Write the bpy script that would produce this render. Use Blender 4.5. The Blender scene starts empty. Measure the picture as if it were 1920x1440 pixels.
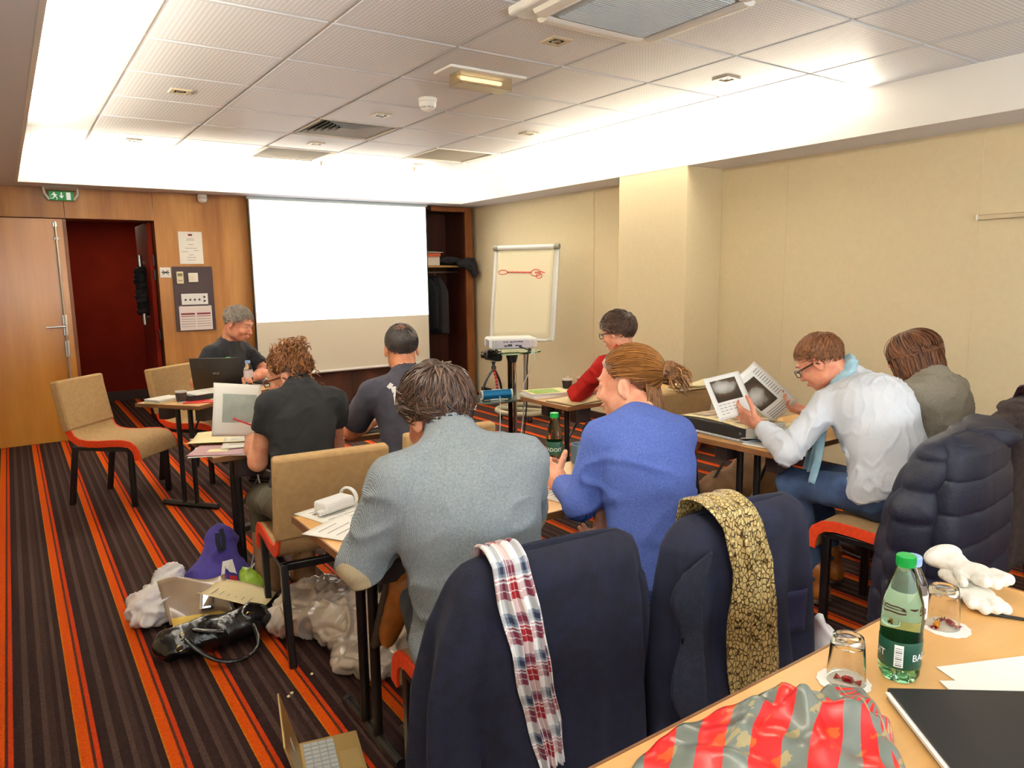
import bpy, math, random
import numpy as np
from mathutils import Vector, Matrix
random.seed(7)
SC = bpy.context.scene
COL = SC.collection
PI = math.pi

# ---------------------------------------------------------------- camera, world, lights, exposure
def cam_matrix(yaw, pitch, roll):
    cy, sy = math.cos(yaw), math.sin(yaw)
    F = Vector((sy*math.cos(pitch), cy*math.cos(pitch), -math.sin(pitch)))
    Rt = Vector((cy, -sy, 0)); U = Rt.cross(F)
    R2 = Rt*math.cos(roll)+U*math.sin(roll); U2 = -Rt*math.sin(roll)+U*math.cos(roll)
    return Matrix((R2, U2, -F)).transposed().to_4x4()
cd = bpy.data.cameras.new('camera'); cam = bpy.data.objects.new('camera', cd); COL.objects.link(cam)
cam.matrix_world = Matrix.Translation((0, 0, 1.55)) @ cam_matrix(.605, .1485, -.0137)
cd.sensor_width = 36; cd.lens = 36*1366/1920; cd.clip_start = .05
SC.camera = cam
w = bpy.data.worlds.new('world'); SC.world = w; w.use_nodes = True
w.node_tree.nodes['Background'].inputs[0].default_value = (.9, .95, 1, 1)
w.node_tree.nodes['Background'].inputs[1].default_value = .03
vs = SC.view_settings
vs.view_transform = 'Standard'; vs.look = 'None'; vs.gamma = 1; vs.use_curve_mapping = False
vs.exposure = 0.17
def light(name, kind, loc, power, col=(1, 1, 1), size=.1, size_y=None, target=None, spread=None):
    l = bpy.data.lights.new(name, kind); o = bpy.data.objects.new(name, l); COL.objects.link(o)
    o.location = loc; l.energy = power; l.color = col
    if kind == 'AREA':
        l.size = size
        if size_y: l.shape = 'RECTANGLE'; l.size_y = size_y
        if spread: l.spread = spread
    else: l.shadow_soft_size = size
    if target is not None:
        o.rotation_euler = ((PI, 0, 0) if target[0] == loc[0] and target[1] == loc[1] and target[2] > loc[2] else (Vector(target)-Vector(loc)).to_track_quat('-Z', 'Y').to_euler())
    return o
WARM = (1, .912, .735)
# the camera's own flash, a little left of and above the lens
light('camera_flash', 'POINT', (-.06, .02, 1.66), 15, (1, .98, .97), .04)
# fluorescent tubes lying in the cove trough above the soffit
light('cove_tubes_front', 'AREA', (2.4, 8.0, 2.53), 340, WARM, 4.0, .06, (2.4, 8.0, 2.72))
light('cove_tubes_left', 'AREA', (.05, 3.2, 2.53), 420, WARM, .06, 7.2, (.05, 3.2, 2.72))
light('cove_tubes_right', 'AREA', (4.9, 4.75, 2.53), 330, WARM, .06, 3.8, (4.9, 4.75, 2.72))
# unseen cool fill light added behind the camera to brighten the room
light('rear_fill', 'AREA', (1.9, -1.75, 1.55), 175, (.86, .94, 1), 4.6, 1.5, (1.9, 3, 5.4))
light('corridor_fill', 'AREA', (1.2, 9.6, 2.3), 14, (1, .8, .55), .4, .4, (1.2, 9.6, 0))  # unseen fill light added so the red corridor wall does not go black

# ---------------------------------------------------------------- materials
def lin(c): return tuple((x/255/12.92 if x/255 <= .04045 else ((x/255+.055)/1.055)**2.4) for x in c)+(1,)
def setin(nt, sock, v):
    if isinstance(v, bpy.types.NodeSocket): nt.links.new(v, sock)
    else: sock.default_value = v
def nd(nt, typ, ins=None, **at):
    n = nt.nodes.new('ShaderNode'+typ)
    for k, v in at.items(): setattr(n, k, v)
    for k, v in (ins or {}).items(): setin(nt, n.inputs[k], v)
    return n
def mth(nt, op, a, b=0., c=None):
    n = nt.nodes.new('ShaderNodeMath'); n.operation = op
    setin(nt, n.inputs[0], a); setin(nt, n.inputs[1], b)
    if c is not None: setin(nt, n.inputs[2], c)
    return n.outputs[0]
def mixc(nt, f, a, b, mode='MIX'):
    n = nt.nodes.new('ShaderNodeMix'); n.data_type = 'RGBA'; n.blend_type = mode
    setin(nt, n.inputs[0], f); setin(nt, n.inputs[6], a); setin(nt, n.inputs[7], b)
    return n.outputs[2]
def ramp(nt, f, stops, interp='LINEAR'):
    n = nt.nodes.new('ShaderNodeValToRGB'); cr = n.color_ramp; cr.interpolation = interp
    while len(cr.elements) < len(stops): cr.elements.new(.5)
    for e, (p, c) in zip(cr.elements, stops): e.position = p; e.color = c
    setin(nt, n.inputs[0], f); return n.outputs[0]
def newmat(name):
    m = bpy.data.materials.new(name); m.use_nodes = True
    nt = m.node_tree; return m, nt, nt.nodes['Principled BSDF']
def coords(nt, kind='Object', stretch=(1, 1, 1)):
    tc = nt.nodes.new('ShaderNodeTexCoord')
    mp = nd(nt, 'Mapping', {'Vector': tc.outputs[kind], 'Scale': stretch}); return mp.outputs[0]
def bumpn(nt, b, h, strength=.3, dist=.01):
    n = nd(nt, 'Bump', {'Height': h, 'Strength': strength, 'Distance': dist}); nt.links.new(n.outputs[0], b.inputs['Normal'])
def mk(name, c, c2=None, ns=8, st=(1, 1, 1), rough=.6, metal=0, bump=None, lo=.35, hi=.65, **ex):
    """plain material: base colour c, optional second colour in soft noise, optional (scale, strength, dist, stretch) bump"""
    m, nt, b = newmat(name)
    b.inputs['Roughness'].default_value = rough; b.inputs['Metallic'].default_value = metal
    if c2 is None: b.inputs['Base Color'].default_value = lin(c)
    else:
        n = nd(nt, 'TexNoise', {'Vector': coords(nt, 'Object', st), 'Scale': ns, 'Detail': 4.})
        nt.links.new(ramp(nt, n.outputs[0], [(lo, lin(c)), (hi, lin(c2))]), b.inputs['Base Color'])
    if bump:
        n = nd(nt, 'TexNoise', {'Vector': coords(nt, 'Object', bump[3] if len(bump) > 3 else (1, 1, 1)), 'Scale': bump[0], 'Detail': 3.})
        bumpn(nt, b, n.outputs[0], bump[1], bump[2])
    for k, v in ex.items(): b.inputs[k.replace('_', ' ')].default_value = v
    return m
def glass(name, c, rough=.02, ior=1.3, alpha=None):
    m, nt, b = newmat(name)
    b.inputs['Base Color'].default_value = lin(c); b.inputs['Roughness'].default_value = rough
    b.inputs['Transmission Weight'].default_value = 1; b.inputs['IOR'].default_value = ior
    return m

# ---------------------------------------------------------------- mesh builder
def rotz(a):
    c, s = math.cos(a), math.sin(a); return np.array([[c, -s, 0], [s, c, 0], [0, 0, 1.]])
def rotx(a):
    c, s = math.cos(a), math.sin(a); return np.array([[1, 0, 0], [0, c, -s], [0, s, c]])
def roty(a):
    c, s = math.cos(a), math.sin(a); return np.array([[c, 0, s], [0, 1, 0], [-s, 0, c]])
def unit(v):
    v = np.array(v, float); return v/max(1e-9, np.linalg.norm(v))
class MB:
    def __init__(s): s.v = []; s.f = []; s.m = []; s.uv = {}; s.col = []; s.n = 0
    def add(s, vs, fs, mi=0, uvs=None, col=0.):
        o = s.n; vs = np.asarray(vs, float).reshape(-1, 3); s.v.append(vs); s.n += len(vs); s.col += [col]*len(vs)
        for i, f in enumerate(fs):
            if uvs is not None: s.uv[len(s.f)] = [uvs[k] for k in f]
            s.f.append(tuple(o+k for k in f)); s.m.append(mi)
        return s
    def box(s, c, d, R=None, mi=0):
        q = np.array([[x, y, z] for x in (-.5, .5) for y in (-.5, .5) for z in (-.5, .5)])*np.array(d)
        if R is not None: q = q@np.array(R).T
        return s.add(q+np.array(c), [(0, 1, 3, 2), (4, 6, 7, 5), (0, 4, 5, 1), (2, 3, 7, 6), (0, 2, 6, 4), (1, 5, 7, 3)], mi)
    def prism(s, poly, z0, z1, f=None, mi=0):
        """polygon (x,y) extruded z0..z1; f maps local points to place"""
        n = len(poly); q = np.array([(x, y, z) for z in (z0, z1) for x, y in poly], float)
        if f is not None: q = np.array([f(p) for p in q])
        return s.add(q, [tuple(range(n))[::-1], tuple(range(n, 2*n))]+[(i, (i+1) % n, n+(i+1) % n, n+i) for i in range(n)], mi)
    def tube(s, pts, r, n=8, mi=0, cap=True, flat=1., col=0., closed=False):
        P = np.array(pts, float); k = len(P); r = np.broadcast_to(np.array(r, float), (k,))
        if closed: T = np.roll(P, -1, 0)-np.roll(P, 1, 0)
        else: T = np.gradient(P, axis=0)
        T /= np.linalg.norm(T, axis=1)[:, None]+1e-9
        u = np.cross(T[0], (0, 0, 1.) if abs(T[0][2]) < .9 else (1., 0, 0)); u /= np.linalg.norm(u)
        vs = []; a = np.linspace(0, 2*PI, n, endpoint=False)
        for i in range(k):
            u = u-T[i]*(u@T[i]); u /= np.linalg.norm(u)+1e-9; w_ = np.cross(T[i], u)
            vs.append(P[i]+r[i]*(np.cos(a)[:, None]*u+flat*np.sin(a)[:, None]*w_))
        fs = [(i*n+j, i*n+(j+1) % n, ((i+1) % k)*n+(j+1) % n, ((i+1) % k)*n+j) for i in range(k if closed else k-1) for j in range(n)]
        if cap and not closed: fs += [tuple(range(n))[::-1], tuple(range((k-1)*n, k*n))]
        return s.add(np.concatenate(vs), fs, mi, None, col)
    def lathe(s, prof, n=24, c=(0, 0, 0), R=None, mi=0, sx=1., sy=1.):
        a = np.linspace(0, 2*PI, n, endpoint=False); q = []
        for r, z in prof: q += [(r*sx*math.cos(t), r*sy*math.sin(t), z) for t in a]
        q = np.array(q)
        if R is not None: q = q@np.array(R).T
        k = len(prof)
        fs = [(i*n+j, i*n+(j+1) % n, (i+1)*n+(j+1) % n, (i+1)*n+j) for i in range(k-1) for j in range(n)]
        uv = [(j/n, prof[i][1]) for i in range(k) for j in range(n)]
        if prof[0][0] > 1e-6: fs.append(tuple(range(n))[::-1])
        if prof[-1][0] > 1e-6: fs.append(tuple(range((k-1)*n, k*n)))
        return s.add(q+np.array(c), fs, mi, uv)
    def grid(s, fn, nu, nv, mi=0, cu=False):
        q = []; uv = []
        for j in range(nv):
            for i in range(nu):
                u, v = i/(nu if cu else nu-1), j/(nv-1); q.append(fn(u, v)); uv.append((u, v))
        fs = [(j*nu+i, j*nu+(i+1) % nu, (j+1)*nu+(i+1) % nu, (j+1)*nu+i) for j in range(nv-1) for i in range(nu if cu else nu-1)]
        return s.add(q, fs, mi, uv)
    def build(s, name, mats, parent=None, smooth=True, bevel=0, solid=0, sub=0, off=None, angle=35, seg=2):
        V = np.concatenate(s.v)
        if off is not None: V = V-np.array(off)
        me = bpy.data.meshes.new(name); me.from_pydata(V.tolist(), [], s.f)
        mats = mats if isinstance(mats, (list, tuple)) else [mats]
        for m in mats: me.materials.append(m)
        if len(mats) > 1: me.polygons.foreach_set('material_index', s.m)
        if s.uv:
            L = me.uv_layers.new(name='UVMap').data
            for p in me.polygons:
                t = s.uv.get(p.index)
                if t:
                    for k, li in enumerate(p.loop_indices): L[li].uv = t[k]
        if any(s.col):
            at = me.attributes.new('shade', 'FLOAT', 'POINT'); at.data.foreach_set('value', s.col)
        if smooth:
            me.polygons.foreach_set('use_smooth', [True]*len(me.polygons)); me.set_sharp_from_angle(angle=math.radians(angle))
        me.update()
        o = bpy.data.objects.new(name, me); COL.objects.link(o)
        if parent is not None: o.parent = parent
        if solid:
            md = o.modifiers.new('solid', 'SOLIDIFY'); md.thickness = solid; md.offset = 0
        if bevel:
            md = o.modifiers.new('bevel', 'BEVEL'); md.width = bevel; md.segments = seg; md.limit_method = 'ANGLE'; md.angle_limit = math.radians(40)
        if sub:
            md = o.modifiers.new('sub', 'SUBSURF'); md.levels = sub; md.render_levels = sub
        return o
def thing(name, label, cat, loc=(0, 0, 0), rz=0, group=None):
    o = bpy.data.objects.new(name, None); COL.objects.link(o); o.location = loc; o.rotation_euler = (0, 0, rz)
    return tag(o, label, cat, group)
def tag(o, label=None, cat=None, group=None, kind=None):
    for k, v in (('label', label), ('category', cat), ('group', group), ('kind', kind)):
        if v: o[k] = v
    return o
def struct(o, label=None): o['kind'] = 'structure'; return o
def dup(root, loc, rz, label, group=None):
    r = root.copy(); COL.objects.link(r); r.location = loc; r.rotation_euler = (0, 0, rz); r['label'] = label
    if group: r['group'] = group
    for ch in list(root.children):
        c = ch.copy(); COL.objects.link(c); c.parent = r
        for g in ch.children:
            d = g.copy(); COL.objects.link(d); d.parent = c
    return r

# ---------------------------------------------------------------- signed-distance bodies (people, coats, bags)
def cone(a, b, ra, rb=None):
    a = np.array(a, float); b = np.array(b, float); rb = ra if rb is None else rb
    ab = b-a; L = max(1e-9, ab@ab); R = max(ra, rb)
    def f(P):
        t = np.clip(((P-a)@ab)/L, 0, 1); return np.linalg.norm(P-a-t[:, None]*ab, axis=1)-(ra+(rb-ra)*t)
    return f, np.minimum(a, b)-R, np.maximum(a, b)+R
def ell(c, r, R=None):
    c = np.array(c, float); r = np.array(r, float); R = np.eye(3) if R is None else np.array(R)
    ext = np.sqrt(((R*r)**2).sum(1))
    def f(P):
        q = (P-c)@R; k0 = np.linalg.norm(q/r, axis=1); k1 = np.linalg.norm(q/r**2, axis=1)+1e-9
        return k0*(k0-1)/k1
    return f, c-ext, c+ext
def rbox(c, h, R=None, rd=.01):
    c = np.array(c, float); h = np.array(h, float)-rd; R = np.eye(3) if R is None else np.array(R)
    ext = np.abs(R)@(h+rd)
    def f(P):
        q = np.abs((P-c)@R)-h
        return np.linalg.norm(np.maximum(q, 0), axis=1)+np.minimum(q.max(1), 0)-rd
    return f, c-ext, c+ext
def sdf_mesh(groups, h, kg=.02, pad=.06):
    """groups: lists of (prim, k) unions or (prim, k, 'cut'); groups then blend with kg. Surface nets -> V, quads"""
    lo = np.min([p[0][1] for g in groups for p in g if len(p) < 3], 0)-3*h
    hi = np.max([p[0][2] for g in groups for p in g if len(p) < 3], 0)+3*h
    dim = np.ceil((hi-lo)/h).astype(int)+1
    F = None
    for g in groups:
        G = np.ones(dim, np.float32)
        for p in g:
            f, a, b = p[0]; k = p[1]
            i0 = np.clip(((a-pad-lo)/h).astype(int), 0, dim); i1 = np.clip(((b+pad-lo)/h).astype(int)+2, 0, dim)
            if (i1 <= i0).any(): continue
            sl = tuple(slice(x, y) for x, y in zip(i0, i1))
            gx = [lo[i]+h*np.arange(i0[i], i1[i]) for i in range(3)]
            P = np.stack(np.meshgrid(*gx, indexing='ij'), -1).reshape(-1, 3)
            d = f(P).reshape(i1-i0).astype(np.float32); q = G[sl]
            if len(p) > 2:
                hh = np.clip(.5+.5*(-d-q)/k, 0, 1) if k else (-d > q)
                G[sl] = q*(1-hh)+(-d)*hh+(k*hh*(1-hh) if k else 0)
            else:
                hh = np.clip(.5+.5*(q-d)/k, 0, 1); G[sl] = q*(1-hh)+d*hh-k*hh*(1-hh)
        if F is None: F = G
        else:
            hh = np.clip(.5+.5*(F-G)/kg, 0, 1); F = F*(1-hh)+G*hh-kg*hh*(1-hh)
    return surface_nets(F, lo, h)
def surface_nets(F, lo, h):
    I = F < 0; nx, ny, nz = [n-1 for n in F.shape]
    cnt = np.zeros((nx, ny, nz), np.int8)
    C = [(i, j, k) for i in (0, 1) for j in (0, 1) for k in (0, 1)]
    for i, j, k in C: cnt += I[i:i+nx, j:j+ny, k:k+nz]
    act = np.argwhere((cnt > 0) & (cnt < 8)); idx = -np.ones((nx, ny, nz), np.int64); idx[tuple(act.T)] = np.arange(len(act))
    S = np.zeros((len(act), 3)); W = np.zeros(len(act))
    vals = {c: F[act[:, 0]+c[0], act[:, 1]+c[1], act[:, 2]+c[2]].astype(float) for c in C}
    for c in C:
        for ax in range(3):
            if c[ax]: continue
            e = list(c); e[ax] = 1; e = tuple(e); a, b = vals[c], vals[e]
            x = (a < 0) != (b < 0); t = np.where(x, a/np.where(a == b, 1, a-b), 0)
            p = np.array(c, float)+np.outer(t, np.eye(3)[ax]); S[x] += p[x]; W += x
    V = lo+h*(act+S/W[:, None])
    Q = []
    for ax in range(3):
        o = [0, 0, 0]; o[ax] = 1
        A = I[:F.shape[0]-o[0], :F.shape[1]-o[1], :F.shape[2]-o[2]]; B = I[o[0]:, o[1]:, o[2]:]
        for flip, X in ((0, A & ~B), (1, ~A & B)):
            p = np.argwhere(X); b, c = [(1, 2), (2, 0), (0, 1)][ax]
            db, dc = np.eye(3, dtype=int)[b], np.eye(3, dtype=int)[c]
            ok = (p[:, b] > 0) & (p[:, c] > 0) & (p[:, b] < idx.shape[b]) & (p[:, c] < idx.shape[c]); p = p[ok]
            q = np.stack([idx[tuple((p-db-dc).T)], idx[tuple((p-dc).T)], idx[tuple(p.T)], idx[tuple((p-db).T)]], 1)
            Q.append(q if not flip else q[:, ::-1])
    Q = np.concatenate(Q); return V, Q[(Q >= 0).all(1)]
def vnormals(V, Q):
    n = np.cross(V[Q[:, 2]]-V[Q[:, 0]], V[Q[:, 3]]-V[Q[:, 1]]); N = np.zeros_like(V)
    for k in range(4): np.add.at(N, Q[:, k], n)
    return N/(np.linalg.norm(N, axis=1)[:, None]+1e-12)
def folds(V, seed, freq, stretch=(1, 1, 1), n=9):
    """ridged sum of sines, 0..1, for creases"""
    r = np.random.RandomState(seed); s = np.zeros(len(V)); X = V*np.array(stretch)
    for i in range(n):
        k = r.normal(size=3); k *= 4*freq*(.6+.8*r.rand())/np.linalg.norm(k)
        k2 = r.normal(size=3)*freq*1.4
        s += np.sin(X@k+r.rand()*6.28+1.3*np.sin(X@k2+r.rand()*6.28))
    s /= math.sqrt(n/2); return (1-np.minimum(1, np.abs(s)))**2
def smoothV(V, Q, it=1):
    for _ in range(it):
        A = np.zeros_like(V); c = np.zeros(len(V))
        for k in range(4):
            for j in (1, 3):
                np.add.at(A, Q[:, k], V[Q[:, (k+j) % 4]]); np.add.at(c, Q[:, k], 1)
        V = .5*V+.5*A/np.maximum(c, 1)[:, None]
    return V
def mesh_np(name, V, Q, mats, parent=None, mi=None, off=None):
    if off is not None: V = V-np.array(off)
    me = bpy.data.meshes.new(name); me.from_pydata(V.tolist(), [], Q.tolist())
    mats = mats if isinstance(mats, (list, tuple)) else [mats]
    for m in mats: me.materials.append(m)
    if mi is not None: me.polygons.foreach_set('material_index', np.asarray(mi, np.int32))
    me.polygons.foreach_set('use_smooth', [True]*len(me.polygons)); me.update()
    o = bpy.data.objects.new(name, me); COL.objects.link(o)
    if parent is not None: o.parent = parent
    return o
# ================================================================ room
def carpet_mat():
    m, nt, b = newmat('striped_carpet'); co = coords(nt)
    sx = nd(nt, 'SeparateXYZ', {0: co})
    nz = nd(nt, 'TexNoise', {'Vector': co, 'Scale': 260., 'Detail': 2.}); fine = nz.outputs[0]
    x = mth(nt, 'ADD', sx.outputs[0], mth(nt, 'MULTIPLY', mth(nt, 'SUBTRACT', fine, .5), .006))
    x = mth(nt, 'SUBTRACT', x, mth(nt, 'MULTIPLY', sx.outputs[1], .005))
    t = mth(nt, 'FRACT', mth(nt, 'DIVIDE', mth(nt, 'ADD', x, -.332+2.4+.03), .2385))
    s = .2385
    dk, br, org, red, gd = lin((54, 35, 33)), lin((84, 62, 54)), lin((222, 84, 8)), lin((208, 62, 14)), lin((205, 120, 20))
    mid = lin((92, 48, 34))
    c = ramp(nt, t, [(0, gd), (.004/s, org), (.036/s, mid), (.045/s, red), (.060/s, dk), (.092/s, br), (.112/s, dk), (.145/s, br), (.162/s, lin((66, 46, 42))), (.185/s, dk), (.2/s, br), (.215/s, dk)], 'CONSTANT')
    n2 = nd(nt, 'TexNoise', {'Vector': co, 'Scale': 90., 'Detail': 3.})
    c = mixc(nt, mth(nt, 'MULTIPLY', n2.outputs[0], .75), c, mixc(nt, 1., c, lin((120, 110, 110)), 'MULTIPLY'))
    nt.links.new(c, b.inputs['Base Color']); b.inputs['Roughness'].default_value = .95; b.inputs['Specular IOR Level'].default_value = .1
    bumpn(nt, b, fine, .5, .01); return m
def tile_mat():
    m, nt, b = newmat('perforated_tile'); co = coords(nt)
    sx = nd(nt, 'SeparateXYZ', {0: co}); p = .0225
    def dots(ox):
        fx = mth(nt, 'SUBTRACT', mth(nt, 'FRACT', mth(nt, 'ADD', mth(nt, 'DIVIDE', sx.outputs[0], p), ox)), .5)
        fy = mth(nt, 'SUBTRACT', mth(nt, 'FRACT', mth(nt, 'ADD', mth(nt, 'DIVIDE', sx.outputs[1], p), ox)), .5)
        return mth(nt, 'LESS_THAN', mth(nt, 'ADD', mth(nt, 'MULTIPLY', fx, fx), mth(nt, 'MULTIPLY', fy, fy)), .085)
    d = dots(.25)
    inside = mth(nt, 'MULTIPLY', mth(nt, 'LESS_THAN', mth(nt, 'ABSOLUTE', sx.outputs[0]), .306), mth(nt, 'LESS_THAN', mth(nt, 'ABSOLUTE', sx.outputs[1]), .302))
    d = mth(nt, 'MULTIPLY', d, inside)
    nt.links.new(mixc(nt, d, lin((217, 219, 224)), lin((252, 252, 252))), b.inputs['Base Color']); b.inputs['Roughness'].default_value = .5
    return m
def wood_mat(name, c1, c2, c3, scale=1., axis=2, rough=.4, band=6.):
    m, nt, b = newmat(name)
    st = [1., 1., 1.]; st[axis] = .12
    co = coords(nt, 'Object', st)
    n1 = nd(nt, 'TexNoise', {'Vector': co, 'Scale': band*scale, 'Detail': 5., 'Roughness': .55})
    n2 = nd(nt, 'TexNoise', {'Vector': coords(nt, 'Object', [q*(1 if i == axis else 12) for i, q in enumerate(st)]), 'Scale': 9*scale, 'Detail': 3.})
    c = ramp(nt, n1.outputs[0], [(.3, lin(c1)), (.5, lin(c2)), (.7, lin(c3))])
    c = mixc(nt, mth(nt, 'MULTIPLY', n2.outputs[0], .35), c, lin(c1))
    nt.links.new(c, b.inputs['Base Color']); b.inputs['Roughness'].default_value = rough
    return m
m_carpet = carpet_mat(); m_tile = tile_mat()
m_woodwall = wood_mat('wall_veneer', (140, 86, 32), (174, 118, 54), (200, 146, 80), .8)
m_door = wood_mat('door_veneer', (172, 108, 34), (198, 132, 46), (214, 150, 62), .7, rough=.28)
_b = m_door.node_tree.nodes['Principled BSDF']; _b.inputs['Coat Weight'].default_value = .7; _b.inputs['Coat Roughness'].default_value = .24
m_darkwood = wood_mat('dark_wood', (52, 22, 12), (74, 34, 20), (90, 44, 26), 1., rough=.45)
m_frame = wood_mat('frame_wood', (110, 58, 22), (132, 76, 34), (146, 88, 42), 2.)
m_table = wood_mat('table_veneer', (206, 152, 86), (222, 172, 106), (232, 186, 124), 1., 0, .35)
m_edge = wood_mat('table_edge', (104, 66, 36), (122, 80, 44), (140, 94, 54), 1., 0, .5)
m_red = mk('red_corridor', (104, 20, 4), (116, 25, 6), 3, rough=.8, Specular_IOR_Level=.15)
m_cream = mk('cream_paint', (246, 242, 234), rough=.8)
m_white = mk('white_paint', (240, 236, 226), rough=.8)
m_soffit = mk('soffit_paint', (230, 230, 236), rough=.85)
m_wall = mk('fabric_wall', (228, 211, 172), (225, 208, 169), 30, rough=.9, bump=(420, .25, .004))
m_dkbase = mk('dark_baseboard', (34, 22, 18), rough=.5)
m_black = mk('black_metal', (16, 15, 16), rough=.35)
m_blackpl = mk('black_plastic', (20, 19, 20), rough=.5)
m_bracket = mk('bracket_plastic', (52, 42, 42), rough=.6)
m_steel = mk('brushed_steel', (190, 188, 184), rough=.35, metal=1)
m_chrome = mk('chrome', (225, 225, 225), rough=.1, metal=1)
m_wpl = mk('white_plastic', (235, 234, 230), rough=.4)
m_greyline = mk('printed_grey', (130, 126, 126), rough=.8)
m_paper = mk('paper', (244, 240, 230), rough=.8)
m_cream_paper = mk('cream_paper', (240, 222, 172), rough=.8)
m_green = mk('sign_green', (20, 120, 60), rough=.5, Emission_Color=lin((20, 130, 60)), Emission_Strength=.25)
m_signw = mk('sign_white', (240, 246, 240), rough=.5, Emission_Color=(1, 1, 1, 1), Emission_Strength=.3)
m_print = mk('print_dark', (60, 58, 62), rough=.8)
m_maroon = mk('print_maroon', (120, 40, 52), rough=.8)

WX, FY, SZ, CZ = 5.15, 8.22, 2.42, 2.72     # right wall, front wall face, soffit underside, ceiling
LX, RX, LY = .2, 4.71, 7.86                 # cove lips
struct(MB().box((1.9, 4.45, -.05), (6.6, 12.6, .1)).build('floor', m_carpet, smooth=False))
ceil = struct(MB().box((1.95, 3.35, CZ+.06), (6.6, 10.6, .04)).build('ceiling', m_white, smooth=False))
# T-grid and tiles
gx = [.01+.68*i for i in range(8)]; gy = [-.61+.67*j for j in range(14)]
bars = MB()
for x in gx: bars.box((x, 3.5, CZ+.012), (.024, 9.6, .016))
for y in gy: bars.box((2.38, y, CZ+.0125), (4.8, .024, .016))
bars.build('grid_bar', m_white, ceil, smooth=False)
tile_me = None
holes = {(3, 9): 'vent', (3, 11): 'grille', (5, 10): 'grille', (3, 4): 'cassette'}
for i in range(-1, 8):
    for j in range(0, 13):
        if i in (-1,): cx_, wd = -.335, .66
        cx_, cy_ = .35+.68*i, -.275+.67*j
        if cx_ > 4.9 or cx_ < -.4: continue
        if (i, j) in holes: continue
        if tile_me is None:
            t = MB().box((0, 0, 0), (.658, .648, .016)).build('tile', m_tile, ceil, smooth=False); tile_me = t.data
        else:
            t = bpy.data.objects.new('tile', tile_me); COL.objects.link(t); t.parent = ceil
        t.location = (cx_, cy_, CZ+.004)
# soffit slabs, lips and trough backs
def soffit(name, c, d): return struct(MB().box(c, d).build(name, m_soffit, smooth=False))
soffit('trim_1', ((-1.3+LX)/2, 3.2, SZ+.03), (LX+1.3, 10.2, .06))
soffit('trim_2', ((LX+RX)/2, (LY+8.9)/2, SZ+.03), (RX-LX, 8.9-LY, .06))
soffit('trim_3', ((RX+WX)/2, 3.2, SZ+.03), (WX-RX, 11.2, .06))
soffit('trim_4', ((LX+RX)/2, -1.5, SZ+.03), (RX-LX, .8, .06))
lip = lambda n, c, d: struct(MB().box(c, d).build(n, m_cream, smooth=False))
lip('trim_5', (LX-.008, 3.4, SZ+.062), (.02, 8.94, .128))
lip('trim_6', ((LX+RX)/2, LY+.008, SZ+.062), (RX-LX+.01, .02, .128))
lip('trim_7', (RX+.008, 3.4, SZ+.062), (.02, 8.94, .128))
lip('trim_8', (RX+.04, 1.15, SZ+.2), (.06, 3.2, .2)); lip('trim_9', (RX+.04, 7.4, SZ+.2), (.06, 1.0, .2))
lip('trim_10', (LX-.04, 7.15, SZ+.2), (.06, 1.4, .2))
struct(MB().box((-.15, 3.3, SZ+.2), (.04, 10, .3)).build('trim_11', m_white, smooth=False))
struct(MB().box((2.4, 8.24, SZ+.2), (5.2, .04, .3)).build('trim_12', m_white, smooth=False))
struct(MB().box((5.06, 3.3, SZ+.2), (.04, 10, .3)).build('trim_13', m_white, smooth=False))
# walls
wr = struct(MB().box((WX+.05, 3.4, 1.25), (.1, 10.9, 2.6)).build('wall_right', m_wall, smooth=False))
struct(MB().box((-1.35, 3.3, 1.25), (.1, 10.4, 2.6)).build('wall_left', m_wall, smooth=False))
struct(MB().box((1.9, -1.9, 1.25), (6.6, .1, 2.6)).build('wall_back', m_wall, smooth=False))
struct(MB().box((4.93, 4.645, 1.24), (.44, .81, 2.36)).build('pillar', m_wall, smooth=False, bevel=.004))
for y in (2.2, 3.6, 5.9): MB().box((WX-.001, y, 1.3), (.004, .006, 2.3)).build('seam', m_wall, wr, smooth=False)
struct(MB().box((WX-.008, 6.6, .04), (.016, 3.1, .08)).build('baseboard_right', m_dkbase, smooth=False))
struct(MB().box((WX-.008, 1.2, .04), (.016, 6.0, .08)).build('baseboard_right', m_dkbase, smooth=False))
wf = struct(MB().box((3.37, FY+.055, 1.2), (2.1, .05, 2.5)).build('wall_front', m_darkwood, smooth=False))
def panel(x0, x1, z0, z1, m=m_woodwall):
    return MB().box(((x0+x1)/2, FY+.0125, (z0+z1)/2), (x1-x0-.004, .025, z1-z0-.004)).build('panel', m, wf, smooth=False)
panel(-1.3, -.72, 0, SZ); panel(-.72, -.22, 0, SZ); panel(-.22, .555, 2.14, SZ); panel(.555, 1.322, 2.14, SZ); panel(1.322, 2.25, 0, SZ)
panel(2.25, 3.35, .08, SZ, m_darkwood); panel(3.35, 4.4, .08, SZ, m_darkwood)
struct(MB().box((1.34, FY+.2, 1.07), (.03, .35, 2.14)).build('trim_14', m_frame, smooth=False))
struct(MB().box((.55, FY+.2, 2.155), (1.56, .35, .03)).build('trim_15', m_frame, smooth=False))
struct(MB().box((2.86, FY-.005, .04), (3.1, .012, .08)).build('baseboard_front', m_dkbase, smooth=False))
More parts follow.
